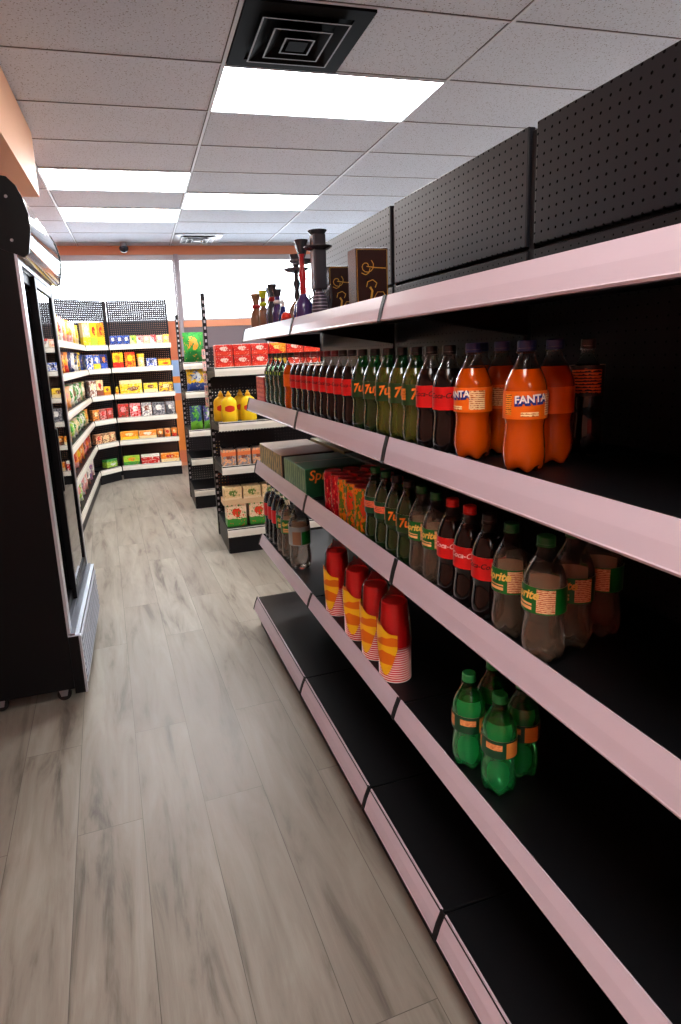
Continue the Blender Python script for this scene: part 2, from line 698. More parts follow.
M_VENTB = plain('black_vent_metal', (9, 9, 10), rough=.6, spec=.04)
M_VENTE = plain('grey_vent_edge', (120, 120, 124), rough=.4)  # lighter grey along the louver edges


def vent(x0, y0, label, dark, edge, gname):
    t = thing('air_vent', label, 'vent', (x0 + .3048, y0 + .3048, HC), 0, gname)
    R0 = .291
    MB().box(-R0, R0, -R0, R0, -.004, -.0005).build('backing', dark, t)
    for k, (ro, ri, zb) in enumerate(((.291, .215, -.012), (.205, .150, -.028), (.138, .09, -.034), (.072, .045, -.038))):
        b = MB()

        def ring(r, z):
            return [(-r, -r, z), (r, -r, z), (r, r, z), (-r, r, z)]
        if k == 0:
            vs = ring(ro, -.004) + ring(ro, zb) + ring(ri, zb) + ring(ri, -.004)
        else:
            vs = ring(ri, -.006) + ring(ro - .008, zb) + ring(ro, zb) + ring(ro - .004, zb + .004) + ring(ri + .004, -.004)
        n = len(vs) // 4
        fs, ms = [], []
        for q in range(n - 1):
            for i in range(4):
                fs.append((q * 4 + i, q * 4 + (i + 1) % 4, (q + 1) * 4 + (i + 1) % 4, (q + 1) * 4 + i))
                ms.append(1 if (q == 1 and k) else 0)
        o = b.add(vs, fs)
        b.m = ms
        b.build('louver_ring', [dark, edge], t)
    MB().box(-.045, .045, -.045, .045, -.038, -.034).build('centre_plate', dark, t)
    return t


vent(XC[1], Y0C - .6096, 'large black square air vent in the ceiling with nested louvers', M_VENTB, M_VENTE, None)
vent(XC[1], Y0C + 7 * .6096, 'small pale metal air vent in the ceiling near the window', plain('pale_vent_metal', (120, 122, 126), rough=.3, metal=.5), plain('vent_edge_white', (225, 228, 232), rough=.3), None)
# dome camera
t = thing('dome_camera', 'small black dome camera hanging from the ceiling before the window', 'camera', (-.02, 8.2, HC))
MB().lathe([(.035, -.055), (.04, -.05), (.042, -.0005)], 20).build('mount', M_GREY, t, 40)
MB().lathe([(.008, -.125), (.03, -.118), (.048, -.1), (.056, -.075), (.055, -.055), (.04, -.05)], 24).build('dome', plain('dark_dome', (26, 32, 46), rough=.15), t, 60)

# ------------------------------------------------------------------ main shelf run on the right
SINK = [.012, .014, .024, .018, .004]     # how far each shelf sheet lies below its rail's top edge
XS = [.6195, .6205, .6394, .6385, .5839]
DX = [.0168, .016, .0173, .0201, .0237]
ZT = [1.6243, 1.279, .947, .5323, .1725]
ZB = [1.5634, 1.2125, .8799, .4741, .1036]
YJ = [3.0708, 2.175, 1.371, .34, -.5]
YB = [3.0621, 2.158, 1.4815, 1.038, .12]
XP = 1.045
SHELF_NAME = ['top', 'second', 'third', 'fourth', 'bottom']
M_PEG = pegboard('pegboard_black', (25, 26, 31), (1, 2), False, rough=.36)
M_BACK = pegboard('pegboard_lower', (26, 26, 29), (1, 2), False, r=.0022)


def rail(y0, y1, x, dx, zb, zt):
    th = .0035
    xm, zm = x + dx * .4, zb + (zt - zb) * .52
    poly = [(x, zb), (x - .0015, zb + .004), (x, zb + .006), (xm, zm), (x + dx, zt), (x + dx + th, zt - .001), (xm + th, zm - .002), (x + th + .001, zb + .004), (x + .02, zb + .002), (x + .02, zb)]
    return MB().prism(poly, y0, y1, 'y')


SEC_LABEL = ['black gondola shelf section at the far end of the run, with cartons on it',
             'black gondola shelf section second from the far end, with cans and cup sleeves',
             'black gondola shelf section second nearest, with orange and green bottles',
             'black gondola shelf section nearest the camera, shelves empty']
for s in range(4):
    y1, y0 = YJ[s], YJ[s + 1]
    ym = (y0 + y1) / 2
    root = thing('gondola_section', SEC_LABEL[s], 'shelving', G(0, ym), GY, 'sections of the long black gondola')
    a, b = y0 - ym, y1 - ym
    # back panels
    o = MB().box(XP, XP + .018, a + .014, b - .014, .16, 1.728, c=.002).build('back_panel', M_BACK, root)
    o = MB().box(XP - .004, XP + .018, a + .016, b - .016, 1.738, 2.024, c=.003).build('top_panel', M_PEG, root)
    MB().box(XP + .019, XP + .024, a + .014, b - .014, 1.70, 1.76).build('gap_blocker', M_BLACK, root)  # black strip added behind the panel gap to block light
    for yy, e in ((b, s == 0), (a, True)):
        if e:
            w0, w1 = (yy - .012, yy + .012)
            if s == 0 and yy == b:
                w0, w1 = yy - .013, yy + .002
            MB().box(XP + .004, XP + .05, w0 + .001, w1 - .001, .02, 2.012, c=.002).build('upright', M_BLACK, root)
    for n in range(5):
        sa, sb = (a, b) if n < 4 else (YB[s + 1] - ym, YB[s] - ym)
        x, dx, zb, zt = XS[n], DX[n], ZB[n], ZT[n]
        if n < 4:
            sh = MB().box(x + .020, XP - .006, sa + .003, sb - .003, zt - SINK[n] - .022, zt - SINK[n], c=.002)
            # folded front edge of the sheet
            sh.box(x + .024, x + .030, sa + .003, sb - .003, zb + .004, zt - SINK[n] - .02)
            deck = sh.build('shelf', M_DECK, root)
            for yy in (sa + .006, sb - .010):
                MB().prism([(x + .06, zt - SINK[n] - .023), (XP - .007, zt - SINK[n] - .023), (XP - .007, zt - .11), (x + .15, zt - .065)], yy, yy + .004, 'y').build('bracket', M_BLACK, root)
        else:
            deck = MB().box(x + .020, XP - .006, sa + .0025, sb - .0025, zt - .03, zt - .004, c=.002).build('base_deck', M_DECK, root)
        r = rail(sa + .008, sb - .008, x, dx, zb, zt).build('price_rail', M_LIP, deck)
        r['label'] = 'whitish angled price rail on the front edge'
        for c0, c1 in ((sa + .0005, sa + .0085), (sb - .0085, sb - .0005)):
            cl = rail(c0, c1, x - .003, dx, zb - .002, zt + .001).build('rail_clip', M_BLACK, deck)
            cl['label'] = 'black clip at the rail joint'
    kick = MB().box(XS[4] + .035, XS[4] + .05, YB[s + 1] - ym + .002, YB[s] - ym - .002, .002, .14)
    kick.box(XS[4] + .05, XP, YB[s] - ym - .012, YB[s] - ym - .004, .002, .14)
    kick.build('kick_plate', M_BLACK, root)

# ------------------------------------------------------------------ bottles
PROF = [(0.0, .70), (.02, .88), (.06, .965), (.12, 1.0), (.19, 1.0), (.26, .955), (.31, .915), (.36, .905), (.395, .94), (.42, .985), (.435, .99), (.53, .992), (.63, .99), (.66, .975), (.70, .915), (.745, .80), (.79, .665)]
NECK = [(.79, .665), (.83, .52), (.865, .425), (.885, .385), (.905, .375), (.91, .46), (.918, .46), (.922, .37), (.975, .37)]
BH, BR = .2335, .0346
FILL = .79
_cache = {}

M_CLEAR = clear('clear_bottle_plastic', (.93, .95, .94, 1), 1.42, .09, 1.3, True)
M_GREENCLEAR = clear('green_bottle_plastic', (.22, .62, .36, 1), 1.42, .09, 1.3, True)


def liquid(name, color, trans=0., rough=.06, ior=1.36, coat=1., spec=.12):
    if name in MATS:
        return MATS[name]
    t = NT(name)
    c = srgb(*color)
    p = t.pb(c, rough=rough, trans=trans, ior=ior, coat=0., spec=spec)
    gl = t.n('ShaderNodeBsdfGlossy')
    gl.inputs['Roughness'].default_value = .1
    mx = t.n('ShaderNodeMixShader')
    t.l(rim(t), mx.inputs[0])
    t.l(p.outputs[0], mx.inputs[1])
    t.l(gl.outputs[0], mx.inputs[2])
    t.l(mx.outputs[0], t.out.inputs[0])
    MATS[name] = t.m
    return t.m


M_COLA = liquid('cola', (16, 8, 7), rough=.3, coat=1., spec=.06)
M_ORANGEADE = liquid('orange_drink', (216, 84, 3), trans=.3, rough=.1)


def shell(name, tint, body, f, ior=1.45, gain=1.0):
    """Clear bottle wall with drink: tinted see-through, a share of scattered body colour, Fresnel reflection."""
    t = NT(name)
    tr = t.n('ShaderNodeBsdfTransparent')
    tr.inputs[0].default_value = tint
    df = t.n('ShaderNodeBsdfTranslucent')
    df.inputs[0].default_value = srgb(*body)
    d2 = t.n('ShaderNodeBsdfDiffuse')
    d2.inputs[0].default_value = srgb(*body)
    m0 = t.n('ShaderNodeMixShader')
    m0.inputs[0].default_value = .5
    t.l(df.outputs[0], m0.inputs[1])
    t.l(d2.outputs[0], m0.inputs[2])
    m1 = t.n('ShaderNodeMixShader')
    m1.inputs[0].default_value = f
    t.l(tr.outputs[0], m1.inputs[1])
    t.l(m0.outputs[0], m1.inputs[2])
    gl = t.n('ShaderNodeBsdfGlossy')
    gl.inputs['Roughness'].default_value = .09
    fr = t.n('ShaderNodeFresnel')
    fr.inputs[0].default_value = ior
    mx = t.n('ShaderNodeMixShader')
    t.l(t.math('MAXIMUM', t.math('MULTIPLY', fr.outputs[0], gain, clamp=True), rim(t)), mx.inputs[0])
    t.l(m1.outputs[0], mx.inputs[1])
    t.l(gl.outputs[0], mx.inputs[2])
    t.l(mx.outputs[0], t.out.inputs[0])
    return t.m


M_CLEARSODA = shell('clear_soda', (.9, .89, .86, 1), (236, 206, 172), .13, 1.36, 1.25)
M_GREENSODA = shell('green_bottle_soda', (.36, .88, .52, 1), (56, 236, 126), .40, 1.38, 1.4)
M_LABIN = plain('label_reverse', (250, 226, 196), rough=.6)
M_DARKGREEN = liquid('dark_green_soda', (30, 58, 22), trans=.35, rough=.05)
M_OLIVE = liquid('olive_soda', (78, 84, 26), trans=.35, rough=.05)
M_DEW = liquid('yellow_green_soda', (96, 150, 40), trans=.5, rough=.05)
M_BLACKDRINK = liquid('black_energy_drink', (10, 9, 9))


def bottle(kind):
    """Build one bottle of a kind at the origin, label facing -Y; later calls copy it."""
    if kind in _cache:
        return dup(_cache[kind])
    K = KINDS[kind]
    h, r = K.get('h', BH), K.get('r', BR)
    root = bpy.data.objects.new(K['name'], None)
    COL.objects.link(root)
    root.empty_display_size = .03

    def lob(k):
        return {0: (.22, .006), 1: (.14, .006), 2: (.05, .002)}.get(k, (0, 0))
    fill = K.get('fill', FILL)
    prof = [(r * q, h * z) for z, q in PROF if z <= fill + 1e-6]
    MB().lathe(prof, 40, lobes=5, lobe_amp=lob).build('body', K['body'], root, 50)
    np_ = [(r * q, h * z) for z, q in ([p for p in PROF if p[0] >= fill - 1e-6] + NECK[1:])]
    MB().lathe(np_, 32, cap0=False, cap1=False).build('neck', K['neck'], root, 50)
    # cap with grip ribs and a tamper ring
    cp = MB()
    rc = r * .42
    seg = 36
    for z0, z1, amp in ((.922, .942, 0.), (.945, .992, .03)):
        vs, fs = [], []
        rings = [(1., z0), (1., z1)] + ([(.9, z1 + .008)] if amp else [])
        for rr, z in rings:
            for i in range(seg):
                q = rc * rr * (1 - (amp if i % 2 else 0))
                a = 2 * PI * i / seg
                vs.append((q * math.sin(a), -q * math.cos(a), h * z))
        for kk in range(len(rings) - 1):
            for i in range(seg):
                jn = (i + 1) % seg
                fs.append((kk * seg + i, kk * seg + jn, (kk + 1) * seg + jn, (kk + 1) * seg + i))
        fs += [tuple(reversed(range(seg))), tuple(range((len(rings) - 1) * seg, len(rings) * seg))]
        cp.add(vs, fs)
    cp.build('cap', K['cap'], root, 30)
    # wrap label
    z0, z1 = K.get('lab', (.42, .63))
    rl = r * .995 + .0006
    lb = MB()
    n = 40
    lb.lathe([(rl, h * z0), (rl, h * z1)], n, cap0=False, cap1=False)
    lb.lathe([(rl - .0004, h * z0), (rl - .0004, h * z1)], n, cap0=False, cap1=False, mi=1)
    lab = lb.build('label', [K['label'], M_LABIN], root, 40)
    rt = rl + .0004
    zc = (z0 + z1) / 2
    for nm, m, a0, a1, f0, f1 in K.get('panels', ()):
        zz0, zz1 = h * (z0 + (z1 - z0) * f0), h * (z0 + (z1 - z0) * f1)
        MB().patch(rt, a0, a1, zz0, zz1, 8).build(nm, m, lab)
    for tx, sz, m, ang, fz, sh, bold, tilt in K.get('text', ()):
        b = MB()
        wrap_text(b, tx, sz, rt + .0008, ang, h * (z0 + (z1 - z0) * fz), sh, bold, tilt=tilt)
        b.build('lettering', m, lab)
    for tx, sz, m, ang, fz, sh, bold, tilt in K.get('shadow', ()):
        b = MB()
        wrap_text(b, tx, sz, rt + .0004, ang, h * (z0 + (z1 - z0) * fz), sh, bold, tilt=tilt)
        b.build('lettering_outline', m, lab)
    _cache[kind] = root
    return root


C_RED = plain('red_label', (214, 22, 24), rough=.3, var=.03)
C_GREENLAB = plain('green_label', (14, 104, 36), rough=.3, var=.03)
C_ORANGELAB = plain('orange_label', (240, 108, 8), rough=.3, var=.03)
C_DKGREENLAB = plain('dark_green_label', (22, 58, 24), rough=.3)
C_TEALLAB = plain('deep_green_label', (14, 72, 44), rough=.3)
C_BLACKLAB = plain('black_label', (12, 12, 13), rough=.3)
C_MIXLAB = plain('pale_green_label', (120, 190, 120), rough=.3)
I_WHITE = plain('white_ink', (245, 240, 236), rough=.4)
I_PINK = plain('pink_white_ink', (250, 200, 196), rough=.4)
I_BLACK = plain('black_ink', (30, 8, 8), rough=.4)
I_GOLD = plain('gold_ink', (238, 196, 92), rough=.4)
I_ORANGE = plain('orange_ink', (240, 122, 34), rough=.4)
I_BLUE = plain('blue_ink', (22, 46, 132), rough=.4)
P_PEACH = stripes('peach_print', (244, 176, 110), (196, 110, 60), .0034, duty=.35, noise=160)
P_PEACH2 = stripes('peach_lines', (246, 186, 122), (20, 90, 40), .0085, duty=.3)
P_NUTRI = stripes('nutrition_print', (238, 196, 150), (190, 92, 52), .0036, duty=.42, noise=200)
P_ORN = stripes('orange_print', (250, 160, 60), (150, 62, 10), .0036, duty=.4, noise=200)
P_ORN2 = stripes('pale_orange_print', (250, 214, 160), (190, 90, 20), .004, duty=.35, noise=220)
CAP = {n: plain(f'{n}_cap', c, rough=.4) for n, c in dict(black=(20, 20, 22), maroon=(112, 26, 34), red=(206, 28, 26), green=(18, 92, 44), navy=(36, 50, 104), white=(228, 228, 226), teal=(16, 40, 34), deep=(40, 150, 80)).items()}

COKE = dict(name='cola_bottle', body=M_COLA, neck=M_CLEAR, label=C_RED)
KINDS = {
    'cola_maroon': dict(COKE, cap=CAP['maroon'], text=[('Coca-Cola', .016, I_BLACK, 0, .6, .35, .0002, .0)]),
    'cola_black': dict(COKE, cap=CAP['black'], text=[('Coca-Cola', .016, I_BLACK, 0, .62, .35, .0002, .0)]),
    'cola_red': dict(COKE, cap=CAP['red'], text=[('Coca-Cola', .017, I_PINK, 0, .62, .35, .0003, .0)], panels=[('print_panel', P_PEACH, .9, 1.9, .1, .35)]),
    'seven': dict(name='lemon_lime_bottle', body=M_DARKGREEN, neck=M_GREENCLEAR, label=C_DKGREENLAB, cap=CAP['black'],
                  text=[('7up', .034, I_ORANGE, 0, .56, .25, .001, .1)], panels=[('print_panel', P_ORN, -1.9, -1.05, .25, .8), ('print_panel', P_ORN, 1.05, 1.9, .25, .8)]),
    'seven_olive': dict(name='lemon_lime_bottle', body=M_OLIVE, neck=M_GREENCLEAR, label=C_DKGREENLAB, cap=CAP['black'],
                        text=[('7up', .034, I_ORANGE, 0, .56, .25, .001, .1)], panels=[('print_panel', P_ORN, -1.9, -1.05, .25, .8), ('print_panel', P_ORN, 1.05, 1.9, .25, .8)]),
    'fanta': dict(name='orange_soda_bottle', body=M_ORANGEADE, neck=M_CLEAR, label=C_ORANGELAB, cap=CAP['navy'], h=.236, r=.038, fill=.79,
                  text=[('FANTA', .0185, I_WHITE, 0, .72, .0, .0006, .06)], shadow=[('FANTA', .0187, I_BLUE, .03, .66, .0, .0024, .06)],
                  panels=[('print_panel', P_ORN2, .72, 1.55, .12, .88), ('print_panel', P_ORN2, -.45, .35, .1, .26), ('print_panel', P_ORN, -1.25, -.9, .15, .9)]),
    'orange_plain': dict(name='orange_soda_bottle', body=M_ORANGEADE, neck=M_CLEAR, label=C_ORANGELAB, cap=CAP['teal']),
    'energy': dict(name='energy_drink_bottle', body=M_BLACKDRINK, neck=M_CLEAR, label=C_BLACKLAB, cap=CAP['black'], lab=(.52, .78), r=.033,
                   panels=[('print_panel', stripes('orange_scrawl', (226, 110, 36), (12, 10, 9), .006, duty=.45, noise=120), -.9, .9, .1, .9)]),
    'sprite': dict(name='lemon_lime_bottle', body=M_CLEARSODA, neck=M_CLEAR, label=C_GREENLAB, cap=CAP['green'], fill=.745,
                   text=[('Sprite', .0235, I_GOLD, 0, .68, .3, .0008, .05)],
                   panels=[('nutrition_panel', P_NUTRI, .62, 1.45, .06, .95), ('print_panel', P_PEACH2, -.55, .4, .08, .36), ('nutrition_panel', P_NUTRI, -2.2, -1.4, .06, .95)]),
    'sprite_green': dict(name='green_soda_bottle', body=M_GREENSODA, neck=M_GREENCLEAR, label=C_TEALLAB, cap=CAP['deep'], h=.236, r=.0382, fill=.745, lab=(.42, .60),
                         panels=[('print_panel', P_PEACH, -.85, .1, .48, .82), ('nutrition_panel', plain('orange_print_panel', (232, 160, 72), rough=.4), .32, 1.2, .05, .92), ('print_panel', P_PEACH, -2.5, -1.3, .2, .85), ('print_panel', P_PEACH, 1.8, 2.7, .4, .8)]),
    'ginger': dict(name='green_soda_bottle', body=M_DARKGREEN, neck=M_GREENCLEAR, label=C_TEALLAB, cap=CAP['green'],
                   panels=[('print_panel', stripes('salmon_print', (236, 120, 84), (150, 40, 30), .005, duty=.25, noise=150), -1.3, 1.3, .35, .75)]),
    'dew': dict(name='citrus_soda_bottle', body=M_DARKGREEN, neck=clear('pale_green_plastic', (.75, .95, .82, 1), 1.5, .13, 1.5), label=C_DKGREENLAB, cap=CAP['teal'], fill=.66, lab=(.60, .665),
                panels=[('print_panel', plain('lime_band', (190, 220, 60), rough=.4), -2.6, 2.6, .1, .9)]),
    'water': dict(name='water_bottle', body=M_CLEARSODA, neck=M_CLEAR, label=plain('grey_water_label', (150, 158, 156), rough=.3), cap=CAP['white'], h=.335, r=.05, fill=.7, lab=(.36, .62),
                  panels=[('print_panel', plain('brown_print', (150, 110, 80), rough=.4), -.9, -.1, .05, .75), ('print_panel', C_GREENLAB, .0, 1.1, .05, .75)]),
}
KINDS['sprite_wide'] = dict(KINDS['sprite'], r=.0385, h=.236)
KINDS['cola_large'] = dict(KINDS['cola_black'], h=.325, r=.0405, text=[])
KINDS['sprite_large'] = dict(KINDS['sprite'], h=.325, r=.0405)


def put_bottle(kind, x, y, z, label, cat, group, face=None, spin=0.):
    """face: None = turned to the aisle and camera; spin adds to it."""
    b = bottle(kind)
    b.location = G(x, y, z)
    # front of the bottle looks towards the aisle (-X of the run)
    a = math.atan2(-y, -x) if face is None else face
    b.rotation_euler = (0, 0, a + PI / 2 + GY + spin)
    return tag(b, label, cat, group)


def shelf_z(n):
    return ZT[n] - SINK[n] + .0005


# --- second shelf
z2 = shelf_z(1)
GR2 = 'soda bottles on the second shelf'
X2 = .680
for i, y in enumerate([2.727, 2.647, 2.567, 2.487]):
    put_bottle('dew', X2, y, z2, f'pale green citrus soda bottle beside the red carton, {ORD[i+1]} from the carton', 'bottle', GR2, spin=.5)
put_bottle('orange_plain', X2, 2.391, z2, 'lone orange soda bottle between the pale green and the red-labelled bottles', 'bottle', GR2)
ys = [2.291, 2.219, 2.147, 2.075, 2.003, 1.931, 1.859, 1.787, 1.711]
for i, y in enumerate(ys):
    kind = 'cola_maroon' if i < 7 else 'cola_black'
    capn = 'maroon' if i < 7 else 'black'
    put_bottle(kind, X2, y, z2, f'{capn}-capped red-labelled cola bottle, {ORD[i+1]} in its row counting from the orange one', 'bottle', GR2, spin=-.6 + .08 * (i % 3))
for i, y in enumerate([1.629, 1.541, 1.457, 1.375, 1.299]):
    w = ['beside the black-capped colas', 'second from the far end of its row', 'in the middle of its row', 'second from the near end of its row', 'beside the near pair of colas'][i]
    put_bottle('seven' if i < 2 else 'seven_olive', X2, y, z2, f'green lemon-lime bottle with orange lettering, {w}, second shelf', 'bottle', GR2, spin=-.25 if i == 0 else -.55 + .2 * i)
for i, y in enumerate([1.227, 1.150]):
    put_bottle('cola_black', X2, y, z2, 'black-capped red-labelled cola bottle next to the ' + ['green lemon-lime bottles', 'front orange soda bottle'][i] + ', second shelf', 'bottle', GR2, spin=-.35)
GRF = 'orange soda bottles'
put_bottle('fanta', .690, 1.072, z2, 'bright orange soda bottle against the colas, lettering cut off at its side', 'bottle', GRF, spin=-.92)
put_bottle('fanta', .697, .915, z2, 'orange soda bottle in front with its white lettering turned to the camera', 'bottle', GRF, spin=.28)
put_bottle('fanta', .775, 1.098, z2, 'orange soda bottle standing behind and between the front two', 'bottle', GRF, spin=-1.3)
put_bottle('fanta', .790, .955, z2, 'orange soda bottle on the inner side, beside the black bottle', 'bottle', GRF, spin=-1.75)
put_bottle('fanta', .782, 1.185, z2, 'orange soda bottle hindmost, only its neck showing behind the front one', 'bottle', GRF, spin=.9)
put_bottle('energy', .900, .992, z2, 'black drink bottle with orange scrawl in the shadow beside the orange sodas', 'bottle', None)

# --- third shelf
z3 = shelf_z(2)
GR3 = 'soda bottles on the third shelf'
X3 = .698
row3 = list(zip(('ginger', 'ginger', 'seven', 'seven', 'sprite', 'sprite', 'cola_red', 'cola_red', 'cola_black', 'sprite'), (1.594, 1.522, 1.450, 1.378, 1.306, 1.234, 1.162, 1.090, 1.018, .945)))
lab3 = ['green soda bottle with salmon band, next to the orange cans', 'green soda bottle with salmon band, second from the cans',
        'dark green lemon-lime bottle, first after the salmon-banded pair, third shelf', 'dark green lemon-lime bottle beside the clear ones, third shelf',
        'clear green-labelled soda bottle next to the dark green ones, third shelf', 'clear green-labelled soda bottle next to a red-capped cola',
        'red-capped cola bottle beside the clear soda, third shelf', 'red-capped cola bottle beside the black-capped cola',
        'black-capped cola bottle between the red caps and the clear soda, third shelf', 'clear green-labelled soda bottle beside the black-capped cola, third shelf']
for (kd, y), lb in zip(row3, lab3):
    put_bottle(kd, X3, y, z3, lb, 'bottle', GR3, spin={'sprite': -.75, 'cola_red': -.35, 'cola_black': -.6}.get(kd, -.2))
put_bottle('sprite_wide', .699, .846, z3, 'clear green-labelled soda bottle standing in front, nearest the rail', 'bottle', GR3, spin=-.95)
put_bottle('sprite_wide', .778, .866, z3, 'clear green-labelled soda bottle just behind the front one, lettering facing out', 'bottle', GR3, spin=-.5)
put_bottle('sprite_wide', .864, .886, z3, 'clear green-labelled soda bottle deepest on the third shelf, in shadow', 'bottle', GR3, spin=-1.05)

# --- fourth shelf
z4 = shelf_z(3)
GR4 = 'bottles at the far end of the fourth shelf'
row4 = [('cola_large', 3.02), ('cola_large', 2.936), ('cola_large', 2.85), ('sprite_large', 2.755), ('sprite_large', 2.665)]
lab4 = ['dark cola bottle at the far end of the fourth shelf, outermost', 'dark cola bottle second from the end of the fourth shelf', 'dark cola bottle beside the green-labelled bottles on the fourth shelf', 'green-labelled clear bottle beside the dark colas, fourth shelf', 'green-labelled clear bottle beside the big water bottle, fourth shelf']
for (kd, y), lb in zip(row4, lab4):
    put_bottle(kd, .708, y, z4, lb, 'bottle', GR4, spin=-.3)
put_bottle('water', .718, 2.525, z4, 'large clear water bottle with a grey label near the cup sleeves', 'bottle', GR4, spin=.2)
GR5 = 'green bottles on the fourth shelf'
put_bottle('sprite_green', .722, 1.000, z4, 'green soda bottle of the cluster of four, the front one', 'bottle', GR5, spin=.1)
put_bottle('sprite_green', .707, 1.098, z4, 'green soda bottle of the cluster of four, farthest along the rail', 'bottle', GR5, spin=.35)
put_bottle('sprite_green', .803, 1.028, z4, 'green soda bottle of the cluster of four, in the shadow on the inner side', 'bottle', GR5, spin=-.15)
put_bottle('sprite_green', .789, 1.124, z4, 'green soda bottle of the cluster of four, hindmost', 'bottle', GR5, spin=.8)

# --- cans
CANS = {}


def can(kind):
    if kind in CANS:
        return dup(CANS[kind])
    c1, c2, c3, lid = {'red': ((196, 24, 34), (150, 14, 24), (230, 120, 90), (176, 40, 44)), 'orange': ((226, 118, 18), (90, 110, 24), (214, 60, 20), (150, 30, 34))}[kind]
    root = bpy.data.objects.new('drink_can', None)
    COL.objects.link(root)
    root.empty_display_size = .03
    r, h = .0335, .150
    MB().lathe([(.024, 0), (.026, .0), (r, .009), (r, h - .014), (r * .9, h - .002)], 32, cap0=True, cap1=True).build('body', pack(c1, c2, c3, 3, .25), root, 40)
    MB().lathe([(r * .9, h - .002), (r * .9, h + .001), (r * .84, h + .001), (r * .82, h - .0015)], 32).build('lid', plain(f'{kind}_can_lid', lid, rough=.3, metal=.4), root, 40)
    CANS[kind] = root
    return root


row = [('red', 1.956), ('red', 1.884), ('orange', 1.812), ('orange', 1.740), ('orange', 1.668)]
for i, (kd, y) in enumerate(row):
    for j in range(3):
        kk = kd if j == 0 else ('red' if i < 4 else 'orange')
        c = can(kk)
        c.location = G(.704 + .0715 * j, y + .036, z3)
        c.rotation_euler = (0, 0, .7 * i + j)
        dep = ['in the front row', 'in the second row', 'in the third row'][j]
        tag(c, f'tall {kk} drink can, {ORD[i+1]} from the green carton, {dep}', 'can', 'tall drink cans on the third shelf')

# --- cartons on the third and second shelf
M_KRAFT = plain('brown_carton', (150, 118, 96), rough=.5, var=.1, bscale=10)


def carton(name, label, x0, x1, y0, y1, z, h, top, front, side, words=(), seam=True, grp=None):
    """Box aligned with the run. front = aisle face (-X), side = the near end face (-Y)."""
    xm, ym = (x0 + x1) / 2, (y0 + y1) / 2
    root = thing(name, label, 'carton', G(xm, ym, z), GY, grp)
    a, b = (x1 - x0) / 2, (y1 - y0) / 2
    m = MB().box(-a, a, -b, b, 0, h, 0, c=.0025)
    m.build('box', top, root)
    MB().box(-a - .0008, -a - .0001, -b + .003, b - .003, .003, h - .003).build('front_print', front, root)
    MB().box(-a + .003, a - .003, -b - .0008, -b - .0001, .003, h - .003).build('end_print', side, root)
    if seam:
        MB().box(-a + .004, a - .004, -.002, .002, h + .0001, h + .0008).build('seam_tape', plain('carton_seam', (190, 176, 160), rough=.4), root)
    for tx, sz, mt, face, u, v, sh in words:
        q = MB()
        if face == 'end':
            M = Matrix.Translation((u, -b - .0014, v)) @ Matrix.Rotation(PI / 2, 4, 'X')
        else:
            M = Matrix.Translation((-a - .0014, u, v)) @ Matrix.Rotation(-PI / 2, 4, 'Z') @ Matrix.Rotation(PI / 2, 4, 'X')
        flat_text(q, tx, sz, M, sh, .0006)
        q.build('lettering', mt, root)
    return root


BX = .665
carton('soda_carton', 'green soda carton with orange lettering on its end, third shelf', BX, BX + .26, 2.215, 2.535, z3, .118,
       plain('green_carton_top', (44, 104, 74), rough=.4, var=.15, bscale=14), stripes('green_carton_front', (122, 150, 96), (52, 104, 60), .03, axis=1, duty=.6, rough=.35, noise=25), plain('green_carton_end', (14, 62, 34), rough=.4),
       words=[('Sprite', .056, I_ORANGE, 'end', -.05, .088, .2)], grp='soda cartons')
carton('soda_carton', 'brown-topped soda carton at the far end of the third shelf', BX, BX + .26, 2.585, 3.02, z3, .118,
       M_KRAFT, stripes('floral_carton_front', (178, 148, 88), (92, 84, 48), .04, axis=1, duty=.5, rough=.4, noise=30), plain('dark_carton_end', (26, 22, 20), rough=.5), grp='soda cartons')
carton('soda_carton', 'olive carton behind the brown-topped one on the third shelf', BX + .275, BX + .37, 2.50, 3.0, z3, .124,
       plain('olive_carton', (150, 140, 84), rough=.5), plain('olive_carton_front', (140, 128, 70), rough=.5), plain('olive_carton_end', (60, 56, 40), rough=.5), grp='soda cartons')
carton('soda_carton', 'grey-green carton behind the green one on the third shelf', BX + .275, BX + .37, 2.05, 2.485, z3, .118,
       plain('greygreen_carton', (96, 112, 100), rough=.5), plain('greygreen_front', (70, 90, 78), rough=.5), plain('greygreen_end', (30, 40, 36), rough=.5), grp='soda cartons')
carton('drink_carton', 'red carton at the far end of the second shelf', .655, .74, 2.80, 2.96, z2, .125,
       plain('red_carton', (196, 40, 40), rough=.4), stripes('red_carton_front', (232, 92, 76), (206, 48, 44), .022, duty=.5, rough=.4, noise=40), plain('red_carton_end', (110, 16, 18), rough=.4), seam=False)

# --- sleeves of paper cups in printed film
M_CUPRED = plain('red_cup', (226, 30, 34), rough=.3)
M_CUPRIM = plain('cup_rims', (255, 222, 214), rough=.35)
M_FILM = clear('packing_film', (.985, .98, .98, 1), 1.4, .1, .8)
M_TAG = stripes('yellow_sleeve_label', (250, 190, 22), (228, 112, 12), .06, duty=.4, noise=14)
_cup = []


